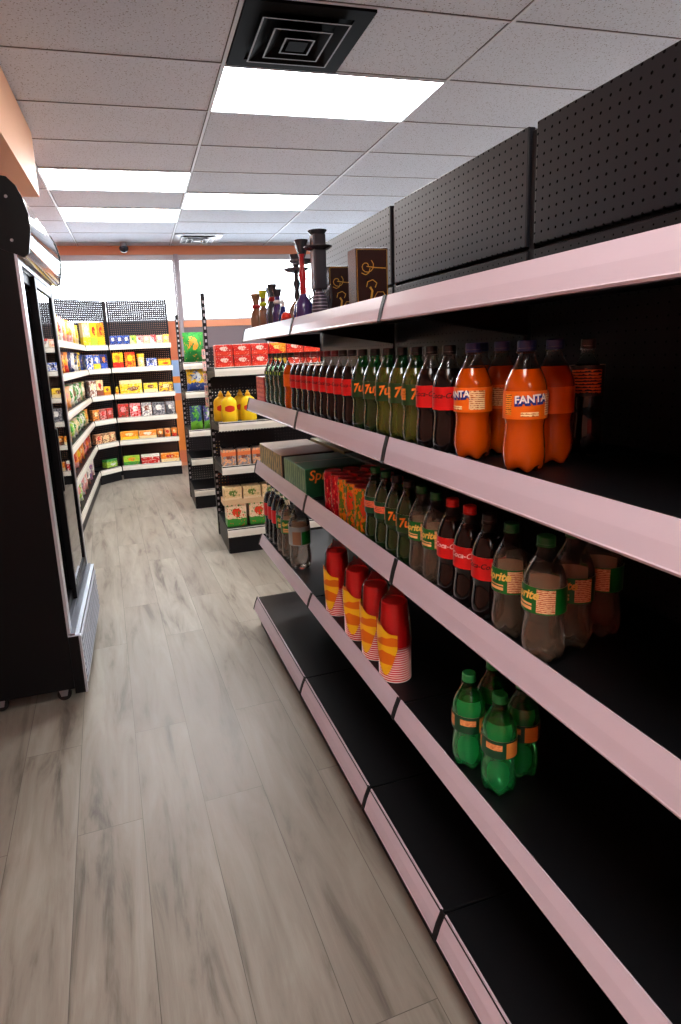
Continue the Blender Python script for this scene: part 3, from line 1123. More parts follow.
def cup_sleeve(x, y, label, rot):
    if _cup:
        t = dup(_cup[0])
    else:
        t = bpy.data.objects.new('cup_sleeve', None)
        COL.objects.link(t)
        r = .0495
        # stacked rims below, the last cup's wall above
        st = MB()
        n = 15
        for i in range(n):
            z = i * .0074
            st.lathe([(r - .0025, z), (r, z + .0006), (r, z + .0024), (r - .0012, z + .0032)], 36, mi=1)
            st.lathe([(r - .0014, z + .0032), (r - .0014, z + .0074)], 36, cap0=False, cap1=False, mi=0)
        st.build('cup_rims', [M_CUPRED, M_CUPRIM], t, 40)
        z = n * .0074
        MB().lathe([(r - .0028, z), (r - .006, z + .05), (r - .0105, z + .135), (r - .013, z + .137), (r - .014, z + .132)], 36, cap0=False).build('cup', M_CUPRED, t, 40)
        fl = MB()
        prof = [(r + .0022, .10), (r + .002, .12), (r + .0005, .17), (r - .006, .238), (r - .02, .262), (r - .034, .276), (r - .036, .29)]
        vs, fs = [], []
        seg = 36
        for k, (q, zz) in enumerate(prof):
            for i in range(seg):
                a = 2 * PI * i / seg
                w = 1 + (.012 * math.sin(7 * a + k) if k > 1 else 0) + (.05 * math.sin(9 * a) if k > 3 else 0)
                vs.append((q * w * math.sin(a), -q * w * math.cos(a), zz))
        for k in range(len(prof) - 1):
            for i in range(seg):
                j = (i + 1) % seg
                fs.append((k * seg + i, k * seg + j, (k + 1) * seg + j, (k + 1) * seg + i))
        fl.add(vs, fs)
        film = fl.build('film', M_FILM, t, 60)
        lb = MB()
        # a leaf-shaped yellow print running round the film
        vs, fs = [], []
        N = 14
        for i in range(N + 1):
            u = i / N
            a = -1.25 + 1.75 * u
            hh = .066 * math.sin(PI * (u * .86 + .07)) + .008
            zc = .125 + .03 * math.cos(5 * u)
            for q in (-1, 1):
                vs.append(((r + .0036) * math.sin(a), -(r + .0036) * math.cos(a), zc + q * hh))
        for i in range(N):
            fs.append((2 * i, 2 * i + 2, 2 * i + 3, 2 * i + 1))
        lb.add(vs, fs)
        lb.build('print_label', M_TAG, t, 60)
        _cup.append(t)
    t.location = G(x, y, z4)
    a = math.atan2(-y, -x)
    t.rotation_euler = (0, 0, a + PI / 2 + GY + rot)
    return tag(t, label, 'cups', 'sleeves of red cups on the fourth shelf')


cup_sleeve(.715, 1.515, 'sleeve of stacked red cups in film, the nearest and most visible one', -.35)
cup_sleeve(.716, 1.655, 'sleeve of stacked red cups in film, second from the near end', -.5)
cup_sleeve(.712, 1.80, 'sleeve of stacked red cups in film, third from the near end', -.2)
cup_sleeve(.714, 2.01, 'sleeve of stacked red cups in film, farthest, standing apart by the bottles', -.45)

# --- top shelf: dark boxed sets, smoking pipes, bottles
z1 = shelf_z(0)
M_DKBOX = plain('dark_brown_box', (44, 22, 18), rough=.25, var=.3, bscale=14)
M_GOLD = plain('gold_print', (206, 156, 62), rough=.3, metal=.4)


def ribbon(mb, pts, w, M):
    """Flat stroke along 2-D points."""
    vs, fs = [], []
    for i, p in enumerate(pts):
        q0, q1 = pts[max(i - 1, 0)], pts[min(i + 1, len(pts) - 1)]
        dx, dz = q1[0] - q0[0], q1[1] - q0[1]
        L = math.hypot(dx, dz) or 1
        nx, nz = -dz / L * w / 2, dx / L * w / 2
        vs += [(p[0] + nx, 0, p[1] + nz), (p[0] - nx, 0, p[1] - nz)]
    for i in range(len(pts) - 1):
        fs.append((2 * i, 2 * i + 1, 2 * i + 3, 2 * i + 2))
    return mb.add(vs, fs, 0, M)


def boxed_set(x0, y, w, h, d, label, rz=0.):
    t = thing('hookah_box', label, 'box', G(x0 + w / 2, y, z1), GY + rz, 'dark boxes on the top shelf')
    a = w / 2
    MB().box(-a, a, 0, d, 0, h, c=.002).build('box', M_DKBOX, t)
    # gold frame, scroll emblem and a hookah drawn in gold on the face turned to the camera
    g = MB()
    I = Matrix.Translation((0, -.0006, 0))
    e = a - .004
    for p in ([(-e, .004), (-e, h - .006), (e, h - .006), (e, .004)],):
        ribbon(g, p, .0022, I)
    g.build('border', M_GOLD, t)
    g = MB()
    cx, cz = -a * .35, h * .72
    sp = [(cx + (.006 + .0016 * k) * math.cos(.55 * k), cz + (.006 + .0014 * k) * math.sin(.55 * k)) for k in range(14)]
    ribbon(g, sp, .0026, I)
    ribbon(g, [(cx - .018, cz - .02), (cx - .004, cz - .026), (cx + .008, cz - .02), (cx + .012, cz - .006)], .0024, I)
    ribbon(g, [(cx, cz), (cx + .03, cz - .004), (a * .86, cz - .006)], .003, I)
    g.build('scroll_emblem', M_GOLD, t)
    g = MB()
    hx = -a * .05
    g.add([(hx + .018 * math.cos(2 * PI * i / 16) - .006, -.0007, .028 + .017 * math.sin(2 * PI * i / 16)) for i in range(16)], [tuple(range(16))])
    ribbon(g, [(hx - .003, .044), (hx + .002, .07), (hx - .006, .082)], .007, I)
    ribbon(g, [(hx - .018, .082), (hx - .014, .098), (hx + .004, .104), (hx + .018, .094), (hx + .012, .08)], .003, I)
    ribbon(g, [(hx + .006, .045), (hx + .02, .066), (hx + .04, .066), (a * .85, .05), (a * .82, .03)], .0022, I)
    g.build('hookah_print', M_GOLD, t)
    return t


boxed_set(.757, 1.85, .112, .202, .07, 'dark brown box with gold hookah print, the nearer and larger of two')
boxed_set(.79, 2.20, .10, .196, .07, 'dark brown box with gold scroll, the farther one beside the pipes')

GH = 'water pipes on the top shelf'
M_STEM = plain('dark_grey_pipe', (74, 74, 80), rough=.25, metal=.5)
M_SILV = plain('silver_pipe', (150, 150, 158), rough=.25, metal=.7)
M_REDP = plain('red_pipe', (176, 24, 30), rough=.3)
M_PURP = plain('violet_glass', (70, 52, 104), rough=.15)
M_BLUG = plain('blue_glass', (38, 52, 130), rough=.15)
M_AMB = plain('amber_glass', (150, 108, 84), rough=.2)
M_YEL = plain('yellow_green_hose', (206, 214, 30), rough=.4)
M_RIBS = stripes('ribbed_dark_base', (54, 46, 60), (176, 168, 186), .012, duty=.2)


def hookah(x, y, H, label, stem, base, accents, wide=.03, tray=True, square=False):
    t = thing('water_pipe', label, 'water pipe', G(x, y, z1), GY, GH)
    hb = H * .34
    MB().lathe([(wide * .85, 0), (wide, .006), (wide * 1.02, hb * .35), (wide * .9, hb * .7), (wide * .45, hb * .95), (wide * .42, hb)], 24).build('base', base, t, 50)
    if square:
        MB().box(-wide * .8, wide * .8, -wide * .8, wide * .8, hb, H - .012, c=.006).build('column', stem, t)
        MB().lathe([(wide * .8, H - .014), (wide * 1.15, H - .003), (wide * 1.15, H), (wide * .9, H)], 24).build('bowl', stem, t, 40)
    else:
        MB().lathe([(.008, hb), (.013, hb + .02), (.009, hb + .045), (.015, hb + .07), (.009, hb + .09), (.009, H - .06), (.012, H - .05)], 16).build('stem', stem, t, 40)
        MB().lathe([(.010, H - .05), (.014, H - .04), (.022, H - .012), (.026, H), (.018, H - .002)], 20).build('bowl', accents, t, 40)
    if tray:
        MB().lathe([(.012, H - .072), (.04, H - .066), (.052, H - .058), (.052, H - .055), (.04, H - .062), (.012, H - .066)], 28).build('tray', M_SILV if not square else stem, t, 40)
    pts = [(wide * .6, -.01, hb * .9), (wide * 1.3, -.015, hb * 1.15), (wide * 1.45, -.01, hb * .7), (wide * 1.25, .0, hb * .3)]
    MB().tube(pts, .0045, 8).build('hose_arm', accents, t, 50)
    return t


hookah(.735, 2.155, .312, 'tall dark grey water pipe with a flared top beside the dark boxes', M_STEM, M_RIBS, M_STEM, .030, True, True)
hookah(.70, 2.245, .295, 'water pipe with red stem standing behind the tall grey one', M_REDP, M_PURP, M_STEM, .03, False)
hookah(.735, 2.355, .295, 'silver-trayed water pipe with a blue base, third from the dark boxes', M_SILV, M_BLUG, M_SILV, .042)
hookah(.745, 2.475, .28, 'grey water pipe partly hidden by the silver-trayed one', M_STEM, M_AMB, M_STEM, .038)


def glass_pipe(x, y, H, w, body, neck, ring, label):
    t = thing('glass_pipe', label, 'pipe', G(x, y, z1), GY, 'small glass pipes at the far end of the top shelf')
    MB().lathe([(w * .9, 0), (w, .005), (w, H * .35), (w * .8, H * .5), (w * .5, H * .58), (w * .5, H * .8)], 20).build('body', body, t, 50)
    MB().lathe([(w * .5, H * .8), (w * .62, H * .86), (w * .85, H), (w * .7, H - .002)], 20).build('mouthpiece', neck, t, 50)
    MB().lathe([(w * .52, H * .6), (w * .72, H * .63), (w * .72, H * .68), (w * .52, H * .71)], 20).build('ring', ring, t, 50)
    return t


glass_pipe(.685, 2.575, .155, .025, M_PURP, M_STEM, M_WHITE, 'violet glass pipe with a flared grey mouthpiece, nearest the water pipes')
glass_pipe(.685, 2.66, .185, .026, M_STEM, M_STEM, M_REDP, 'dark grey glass pipe with a red ring, second from the water pipes')
glass_pipe(.70, 2.75, .18, .026, M_PURP, M_SILV, M_WHITE, 'violet glass pipe with a silver mouthpiece, third from the water pipes')
glass_pipe(.69, 2.86, .18, .024, M_AMB, M_YEL, M_YEL, 'glass pipe with a bright yellow top at the far end')
glass_pipe(.68, 2.97, .175, .030, M_AMB, M_AMB, M_REDP, 'amber glass pipe with a red ring, outermost on the top shelf')
t = thing('red_grinder', 'small red dome-shaped grinder at the rail before the water pipes', 'grinder', G(.668, 2.385, z1), GY)
MB().lathe([(.021, 0), (.023, .003), (.023, .02), (.02, .022)], 24).build('base', M_REDP, t, 40)
MB().lathe([(.02, .022), (.021, .026), (.017, .04), (.008, .047)], 24).build('dome', plain('bright_red', (236, 52, 30), rough=.3), t, 50)
t = thing('blue_pipe', 'curved blue hand pipe with a white tip lying at the rail', 'pipe', G(.675, 2.475, z1), GY)
MB().tube([(.0, .03, .016), (0, .01, .02), (0, -.015, .05), (0, -.02, .075)], [.012, .015, .013, .010], 12).build('bowl', M_BLUG, t, 60)
MB().tube([(0, -.02, .076), (0, -.022, .09), (0, -.016, .1)], [.008, .008, .006], 10).build('tip', M_WHITE, t, 60)

# ------------------------------------------------------------------ generic packages
PK = {}


def bag_mesh(w, h, d):
    nx, nz = 9, 11
    b = MB()
    for sgn in (-1, 1):
        vs, fs = [], []
        for k in range(nz + 1):
            v = k / nz
            for i in range(nx + 1):
                u = i / nx
                th = (math.sin(PI * u) ** .5) * (math.sin(PI * min(1, max(0, (v - .05) / .88))) ** .55) if .05 < v < .93 else 0.
                x = (u - .5) * w * (1 - .05 * math.sin(PI * v))
                vs.append((x, sgn * (d / 2 * th + .0012) * (1 + .08 * math.sin(9 * u + 5 * v)), v * h))
        for k in range(nz):
            for i in range(nx):
                q = (k * (nx + 1) + i, k * (nx + 1) + i + 1, (k + 1) * (nx + 1) + i + 1, (k + 1) * (nx + 1) + i)
                fs.append(q if sgn < 0 else q[::-1])
        b.add(vs, fs)
    # close the rim
    N = (nx + 1) * (nz + 1)
    rim = [i for i in range(nx + 1)] + [(k + 1) * (nx + 1) + nx for k in range(nz)] + [nz * (nx + 1) + i for i in reversed(range(nx))] + [k * (nx + 1) for k in reversed(range(1, nz))]
    for q in range(len(rim)):
        a, c = rim[q], rim[(q + 1) % len(rim)]
        b.f.append((a, c, c + N, a + N))
        b.m.append(0)
    return b


def package(kind, w, h, d, mat):
    key = (kind, round(w, 3), round(h, 3), round(d, 3), mat.name)
    if key in PK:
        return PK[key]
    if kind == 'bag':
        me = bag_mesh(w, h, d).mesh('snack_bag', mat, 60)
    elif kind == 'tub':
        r = w / 2
        me = MB().lathe([(r * .88, 0), (r * .9, .003), (r * .94, h * .82), (r, h * .82), (r, h * .96), (r * .95, h)], 24).mesh('food_tub', mat, 40)
    else:
        me = MB().box(-w / 2, w / 2, -d / 2, d / 2, 0, h, c=min(.004, h * .05)).mesh('food_box', mat)
    PK[key] = me
    return me


NAMES = {'bag': ('snack_bag', 'snack bag', 'bag'), 'box': ('food_box', 'box', 'box'), 'tub': ('food_tub', 'tub', 'tub'), 'pack': ('snack_pack', 'packet', 'packet')}


def put_pack(kind, x, y, z, w, h, d, face, mat, label, group):
    """face: direction (radians) the front looks; front of the mesh is -Y."""
    me = package('box' if kind == 'pack' else kind, w, h, d, mat)
    o = bpy.data.objects.new(NAMES[kind][0], me)
    COL.objects.link(o)
    o.location = (x, y, z)
    o.rotation_euler = (0, 0, face + PI / 2)
    return tag(o, label, NAMES[kind][2], group)


COLR = dict(red=(208, 40, 36), yellow=(246, 204, 40), orange=(240, 140, 36), pink=(236, 150, 150), white=(238, 232, 222), blue=(44, 88, 190), green=(60, 150, 60), lime=(168, 206, 60), brown=(132, 76, 58), grey=(150, 146, 150), navy=(30, 42, 96), cream=(240, 214, 160), purple=(110, 70, 140), darkgrey=(74, 74, 82), peach=(240, 180, 130))


def PM(a, b, c, st=0):
    return pack(COLR[a], COLR[b], COLR[c], st)


# ------------------------------------------------------------------ corner rack (left wall, corner, window wall)
LZ = [1.693, 1.414, 1.09, .797, .508, .18]
LN = ['top', 'second', 'third', 'fourth', 'fifth', 'bottom']
M_PEGT = pegboard('pegboard_open', (44, 42, 50), (0, 2), True, pitch=.0254, r=.0029, rough=.5)
M_PEGB = pegboard('pegboard_rack', (34, 34, 38), (0, 2), True, pitch=.0254, r=.005, rough=.5)
M_LIPW = plain('cream_price_rail', (214, 208, 196), rough=.3, var=.03, bscale=8)


def wall_unit(name, label, p0, p1, depth, levels, top, base_h, open_from=1.75, grp='units of the corner rack', rails=M_LIPW, kick=True, panel=True, skip=()):
    """Rack whose lips run from p0 to p1 (floor points); the back lies 'depth' behind, to the left of p0->p1 reversed."""
    p0, p1 = Vector((*p0, 0)), Vector((*p1, 0))
    d = (p1 - p0)
    L = d.length
    ang = math.atan2(d.y, d.x)
    root = thing(name, label, 'shelving', tuple((p0 + p1) / 2), ang, grp)
    a = L / 2
    # local frame: x along the lips, +y towards the back
    if panel:
        MB().box(-a + .008, a - .008, depth, depth + .001, .1, open_from).build('back_panel', M_PEGB, root)
        MB().box(-a + .008, a - .008, depth, depth + .001, open_from + .004, top).build('top_panel', M_PEGT, root)
    for x in ((-a, a - .016) if panel else ()):
        MB().box(x, x + .016, depth - .002, depth + .03, 0.002, top - .005, c=.002).build('upright', M_BLACK, root)
    for n, z in enumerate(levels):
        last = n == len(levels) - 1
        sh = MB().box(-a + .004, a - .004, .008, depth - .004, z - .028, z - .004).build('base_deck' if last else 'shelf', M_BLACK, root)
        poly = [(0, z - .062), (.002, z - .03), (.010, z), (.014, z), (.006, z - .031), (.016, z - .062)]
        m = MB().prism(poly, -a + .003, a - .003, 'x')
        m.build('price_rail', rails, sh)
    if kick:
        MB().box(-a + .002, a - .002, .02, .032, .002, levels[-1] - .03).build('kick_plate', M_BLACK, root)
    return root


# left wall run: lips go from far to near so that the back lies towards the wall
wall_unit('rack_unit', 'black rack along the left wall behind the glass-door cooler, full of snack bags', (-.613, 4.35), (-.563, 7.545), .40, LZ, 2.24, .12, 1.98)
wall_unit('rack_unit', 'black angled rack unit in the corner between left wall and window', (-.560, 7.555), (-.318, 7.79), .30, LZ, 2.24, .12, 1.98, panel=False)
# the corner's diagonal pegboard, part of the angled unit, spans the wider back
cu = [o for o in bpy.data.objects if o.name.startswith('rack_unit')][-1]
for (z0, z1, mt, nm) in ((.1, 1.98, M_PEGB, 'back_panel'), (1.984, 2.24, M_PEGT, 'top_panel')):
    a = Vector((-.352, 8.12, 0))
    b = Vector((-1.0, 7.575, 0))
    dd = b - a
    me = MB().box(0, dd.length, -.0005, .0005, z0, z1)
    o = me.build(nm, mt, cu)
    o.matrix_parent_inverse = Matrix.Identity(4)
    W = Matrix.Translation(a) @ Matrix.Rotation(math.atan2(dd.y, dd.x), 4, 'Z')
    cw = Matrix.Translation(cu.location) @ Matrix.Rotation(cu.rotation_euler.z, 4, 'Z')
    o.matrix_local = cw.inverted() @ W
o = MB().box(-.024, .0215, -.012, .03, .002, 2.236, c=.002).build('upright', M_BLACK, cu)
o.matrix_local = cw.inverted() @ Matrix.Translation((-.335, 8.12, 0))
wall_unit('rack_unit', 'black rack under the window with boxed food on six shelves', (-.312, 7.80), (.435, 7.795), .32, LZ, 2.24, .12, 1.98)

# stock on the left run (counted from the cooler outwards)
LEFT = [
    ('bag', .235, .10, [('red', 'white', 'yellow', 1), ('white', 'red', 'orange', 1), ('cream', 'yellow', 'red', 0), ('yellow', 'lime', 'orange', 0), ('yellow', 'orange', 'white', 1), ('pink', 'white', 'red', 0), ('peach', 'pink', 'orange', 1), ('orange', 'pink', 'yellow', 0), ('white', 'pink', 'orange', 3), ('cream', 'yellow', 'pink', 1), ('yellow', 'cream', 'orange', 0)]),
    ('bag', .19, .09, [('red', 'brown', 'white', 1), ('brown', 'red', 'white', 1), ('red', 'white', 'red', 1), ('orange', 'red', 'white', 1), ('orange', 'brown', 'yellow', 3), ('orange', 'red', 'yellow', 0), ('navy', 'darkgrey', 'white', 1), ('white', 'navy', 'blue', 1), ('navy', 'white', 'yellow', 0), ('darkgrey', 'yellow', 'white', 3), ('navy', 'blue', 'cream', 1)]),
    ('bag', .20, .09, [('red', 'orange', 'yellow', 1), ('pink', 'orange', 'red', 1), ('orange', 'red', 'pink', 3), ('orange', 'yellow', 'purple', 0), ('yellow', 'orange', 'red', 0), ('peach', 'orange', 'pink', 1), ('cream', 'white', 'green', 3), ('white', 'green', 'brown', 3), ('brown', 'white', 'green', 3), ('green', 'cream', 'white', 1), ('brown', 'cream', 'white', 3)]),
    ('bag', .17, .09, [('yellow', 'lime', 'orange', 0), ('yellow', 'orange', 'red', 3), ('lime', 'yellow', 'white', 1), ('yellow', 'lime', 'orange', 3), ('yellow', 'orange', 'lime', 0), ('white', 'lime', 'green', 3), ('cream', 'white', 'green', 1), ('white', 'green', 'cream', 3), ('green', 'white', 'lime', 3), ('cream', 'green', 'white', 3), ('orange', 'cream', 'yellow', 0)]),
    ('bag', .19, .09, [('green', 'yellow', 'red', 1), ('yellow', 'green', 'brown', 0), ('lime', 'brown', 'yellow', 1), ('pink', 'orange', 'white', 0), ('peach', 'red', 'yellow', 3), ('orange', 'pink', 'red', 0), ('red', 'orange', 'yellow', 3), ('orange', 'red', 'cream', 1), ('red', 'pink', 'brown', 3), ('brown', 'red', 'orange', 3), ('peach', 'brown', 'red', 3)]),
    ('bag', .21, .08, [('green', 'white', 'red', 0), ('lime', 'green', 'white', 0), ('green', 'lime', 'white', 3), ('white', 'green', 'pink', 0), ('cream', 'white', 'lime', 3), ('white', 'lime', 'pink', 3), ('pink', 'white', 'grey', 1), ('cream', 'pink', 'white', 3), ('white', 'brown', 'grey', 0), ('pink', 'purple', 'white', 3), ('white', 'pink', 'purple', 1)]),
]
for lv, (kd, h, dp, cols) in enumerate(LEFT):
    for i, (a, b, c, st) in enumerate(cols):
        f = (i + .5) / len(cols)
        y = 4.45 + f * 2.95
        x = -.613 + .05 * (y - 4.35) / 3.195 - .115
        hh = h * random.uniform(.94, 1.03)
        put_pack(kd, x, y, LZ[lv] - .003, .24, hh, dp, -.75 if lv == 1 else -.55, PM(a, b, c, st), f'{a} and {b} snack bag, {ORD[i+1]} from the cooler on the {LN[lv]} left rack shelf', 'snack bags on the left rack')

# stock on the angled corner shelves
ux, uy = (-.318 + .560), (7.79 - 7.555)
ul = math.hypot(ux, uy)
ux, uy = ux / ul, uy / ul
nrm = (uy, -ux)            # towards the shop
fang = math.atan2(nrm[1], nrm[0])
CORNER = [
    ('box', .27, [('cream', 'yellow', 'white', 0), ('yellow', 'lime', 'red', 0), ('orange', 'yellow', 'red', 0)], .105),
    ('pack', .17, [('blue', 'white', 'navy', 3), ('blue', 'yellow', 'white', 0), ('navy', 'blue', 'orange', 0)], .10),
    ('pack', .19, [('brown', 'white', 'cream', 3), ('cream', 'brown', 'red', 0), ('yellow', 'orange', 'brown', 0)], .10),
    ('pack', .13, [('orange', 'brown', 'cream', 3), ('brown', 'pink', 'red', 3), ('red', 'brown', 'pink', 3)], .10),
    ('pack', .12, [('brown', 'peach', 'red', 3), ('brown', 'cream', 'peach', 3), ('peach', 'brown', 'cream', 3)], .10),
]
for lv, (kd, h, cols, w) in enumerate(CORNER):
    for i, (a, b, c, st) in enumerate(cols):
        s_ = .06 + .108 * i
        x = -.560 + ux * s_ - nrm[0] * .068
        y = 7.555 + uy * s_ - nrm[1] * .068
        h2 = h * (.55 if (lv == 2 and i == 2) else 1)
        put_pack(kd, x, y, LZ[lv] - .003, w, h2, .06, fang, PM(a, b, c, st), f'{a} and {b} packet, {ORD[i+1]} from the left on the {LN[lv]} shelf of the corner unit', 'packets in the corner unit')
put_pack('pack', -.462, 7.83, LZ[5] - .003, .17, .10, .09, fang, PM('lime', 'green', 'white', 2), 'green box alone on the bottom shelf of the corner unit', 'packets in the corner unit')

# stock under the window, from left to right
BACK = [
    [('pack', 'blue', 'navy', 'white', .075, .11, 3)] * 3 + [('pack', 'lime', 'cream', 'green', .075, .105, 1), ('pack', 'pink', 'white', 'red', .075, .10, 1), ('pack', 'pink', 'cream', 'white', .075, .10, 3), ('pack', 'red', 'white', 'grey', .075, .105, 1), ('pack', 'cream', 'grey', 'white', .075, .10, 3), ('pack', 'yellow', 'pink', 'cream', .075, .105, 3)],
    [('pack', 'yellow', 'red', 'orange', .125, .185, 0), ('pack', 'red', 'orange', 'yellow', .125, .185, 3), ('tub', 'cream', 'yellow', 'white', .09, .16, 2), ('pack', 'blue', 'white', 'navy', .125, .10, 3), ('pack', 'yellow', 'orange', 'red', .15, .085, 2)],
    [('box', 'yellow', 'orange', 'brown', .03, .09, 0), ('box', 'yellow', 'cream', 'brown', .27, .165, 2), ('box', 'yellow', 'cream', 'brown', .17, .115, 0), ('box', 'yellow', 'brown', 'cream', .17, .115, 3)],
    [('pack', 'red', 'brown', 'pink', .13, .165, 3), ('pack', 'pink', 'red', 'white', .13, .165, 3), ('pack', 'grey', 'white', 'brown', .12, .165, 3), ('pack', 'darkgrey', 'grey', 'white', .15, .16, 3), ('pack', 'grey', 'darkgrey', 'white', .11, .16, 1)],
    [('box', 'orange', 'yellow', 'cream', .22, .105, 0), ('box', 'orange', 'cream', 'white', .22, .10, 0), ('tub', 'orange', 'brown', 'cream', .085, .105, 0), ('tub', 'peach', 'orange', 'red', .085, .105, 0), ('tub', 'orange', 'red', 'cream', .075, .105, 0)],
    [('box', 'lime', 'green', 'orange', .2, .115, 0), ('box', 'red', 'white', 'red', .23, .115, 2), ('box', 'orange', 'cream', 'red', .23, .11, 0)],
]
for lv, items in enumerate(BACK):
    tot = sum(q[4] for q in items)
    gap = (.72 - tot) / len(items)
    x = -.30 + gap / 2
    for i, (kd, a, b, c, w, h, st) in enumerate(items):
        put_pack(kd, x + w / 2, 7.87, LZ[lv] - .003, w, h, w if kd == 'tub' else .07, -PI / 2, PM(a, b, c, st), f'{a} and {b} {NAMES[kd][1]}, {ORD[i+1]} from the left on the {LN[lv]} shelf under the window', 'packages under the window')
        x += w + gap

# ------------------------------------------------------------------ free-standing racks behind the run
I3Z = [1.417, 1.013, .68, .20]
I2Z = [1.451, 1.174, .794, .507, .195]
M_POST = pegboard('slotted_post', (26, 26, 30), (0, 2), False, pitch=.03, r=.006)


def island(label, x0, x1, ylip, yback, zs, top, ybase, stop_w):
    root = thing('island_rack', label, 'shelving', ((x0 + x1) / 2, yback, 0), 0, 'free-standing racks beyond the long run')
    a = (x1 - x0) / 2
    yl, yb = ylip - yback, ybase - yback
    MB().box(-a + .012, a - .012, -.012, .012, .14, top - .42).build('back_panel', M_PEGB, root)
    for x in (-a, a - .03):
        m = MB().box(x, x + .03, -.03, .03, .0, top, c=.003)
        for q in range(int(top / .05) - 1):
            zz = .06 + q * .05
            m.box(x + .007, x + .023, -.0315, -.0301, zz, zz + .022, 1)
        m.build('upright', [M_BLACK, plain('slot_light', (170, 166, 172), rough=.5)], root)
    for n, z in enumerate(zs):
        last = n == len(zs) - 1
        f = yb if last else yl
        sh = MB().box(-a + .008, a - .008, f + .008, -.032, z - .026, z - .004).build('base_deck' if last else 'shelf', M_BLACK, root)
        poly = [(f, z - .066), (f + .002, z - .03), (f + .012, z), (f + .016, z), (f + .006, z - .031), (f + .016, z - .066)]
        MB().prism(poly, -a + .005, a - .005, 'x').build('price_rail', M_LIPW, sh)
        if last:
            MB().prism([(f + .02, .002), (f + .005, .12), (f + .008, z - .03), (-.03, z - .03), (-.03, .002)], -a + .008, -a + .014, 'x').build('end_plate', M_BLACK, root)
            MB().prism([(f + .02, .002), (f + .005, .12), (f + .008, z - .03), (-.03, z - .03), (-.03, .002)], a - .014, a - .008, 'x').build('end_plate', M_BLACK, root)
        else:
            for x in (-a + .004, a - .008):
                MB().prism([(f + .02, z - .06), (f + .02, z - .03), (-.031, z - .03), (-.031, z - .10)], x, x + .004, 'x').build('bracket', M_BLACK, root)
    MB().box(-a + .014, a - .014, yb + .012, yb + .022, .002, zs[-1] - .03).build('kick_plate', M_BLACK, root)
    return root


island('black free-standing rack with red boxes and yellow bottles just behind the long run', .535, 1.55, 4.40, 4.93, I3Z, 1.99, 4.345, .3)
island('black free-standing rack with a green bag, behind the one with red boxes', .422, 1.40, 5.90, 6.45, I2Z, 1.93, 5.86, .3)

# island with red boxes
for i in range(6):
    for j in range(2):
        xx = .62 + i * .134
        put_pack('box', xx, 4.475, I3Z[0] - .003 + j * .082, .128, .0805, .11, -PI / 2, pack((204, 40, 34), (226, 66, 44), (244, 206, 190), 0) if i != 3 else pack((236, 150, 40), (204, 40, 34), (244, 206, 120), 1), f'red box, {ORD[i+1]} from the left, {["lower", "upper"][j]} layer on the top rack shelf', 'red boxes on the free-standing rack')
t = thing('hanging_strip', 'clear hanging strip of small packets on the rack post beside the red boxes', 'packet strip', (.517, 4.86, 1.08))
MB().box(-.012, .012, -.004, .004, .0, .5).build('strip', clear('strip_film', (.9, .85, .85, 1), 1.5, .2, 1.5), t)
for k in range(5):
    MB().box(-.014, .014, -.012, -.004, .02 + k * .095, .095 + k * .095, c=.002).build('packet', PM('pink', 'white', 'grey', 3), t)

# mustard-style squeeze bottles
_sq = []


def squeeze(x, y, z, label):
    if _sq:
        t = dup(_sq[0])
    else:
        t = bpy.data.objects.new('squeeze_bottle', None)
        COL.objects.link(t)
        m = MB()
        prof = [(.0, .92), (.01, 1), (.08, 1), (.11, .93), (.14, .95), (.165, .8), (.18, .5), (.188, .32)]
        vs, fs = [], []
        seg = 24
        for z_, q in prof:
            for i in range(seg):
                a = 2 * PI * i / seg
                vs.append((.062 * q * math.sin(a), -.036 * q * math.cos(a), z_))
        for k in range(len(prof) - 1):
            for i in range(seg):
                j = (i + 1) % seg
                fs.append((k * seg + i, k * seg + j, (k + 1) * seg + j, (k + 1) * seg + i))
        fs += [tuple(reversed(range(seg))), tuple(range((len(prof) - 1) * seg, len(prof) * seg))]
        m.add(vs, fs)
        m.build('body', plain('yellow_squeeze_plastic', (248, 206, 30), rough=.35), t, 50)
        MB().lathe([(.02, .186), (.021, .2), (.012, .212), (.006, .228)], 16).build('nozzle', plain('yellow_nozzle', (250, 190, 20), rough=.4), t, 40)
        lb = MB()
        vs, fs = [], []
        for i in range(9):
            a = -.62 + 1.24 * i / 8
            for q in (-1, 1):
                hh = .021 * math.cos(a * 1.9) + .004
                vs.append((.0628 * math.sin(a), -.0368 * math.cos(a), .098 + q * hh))
        for i in range(8):
            fs.append((2 * i, 2 * i + 2, 2 * i + 3, 2 * i + 1))
        lb.add(vs, fs)
        lb.build('badge', plain('red_badge', (216, 56, 22), rough=.4), t)
        _sq.append(t)
    t.location = (x, y, z)
    return tag(t, label, 'bottle', 'yellow squeeze bottles')


zz = I3Z[1] - .0035
squeeze(.636, 4.47, zz, 'yellow squeeze bottle in front, nearest the rack post')
squeeze(.782, 4.47, zz, 'yellow squeeze bottle in front, nearest the long shelf run')
squeeze(.59, 4.57, zz, 'yellow squeeze bottle behind, peeking out beside the post')
squeeze(.74, 4.57, zz, 'yellow squeeze bottle behind, between the two front ones')
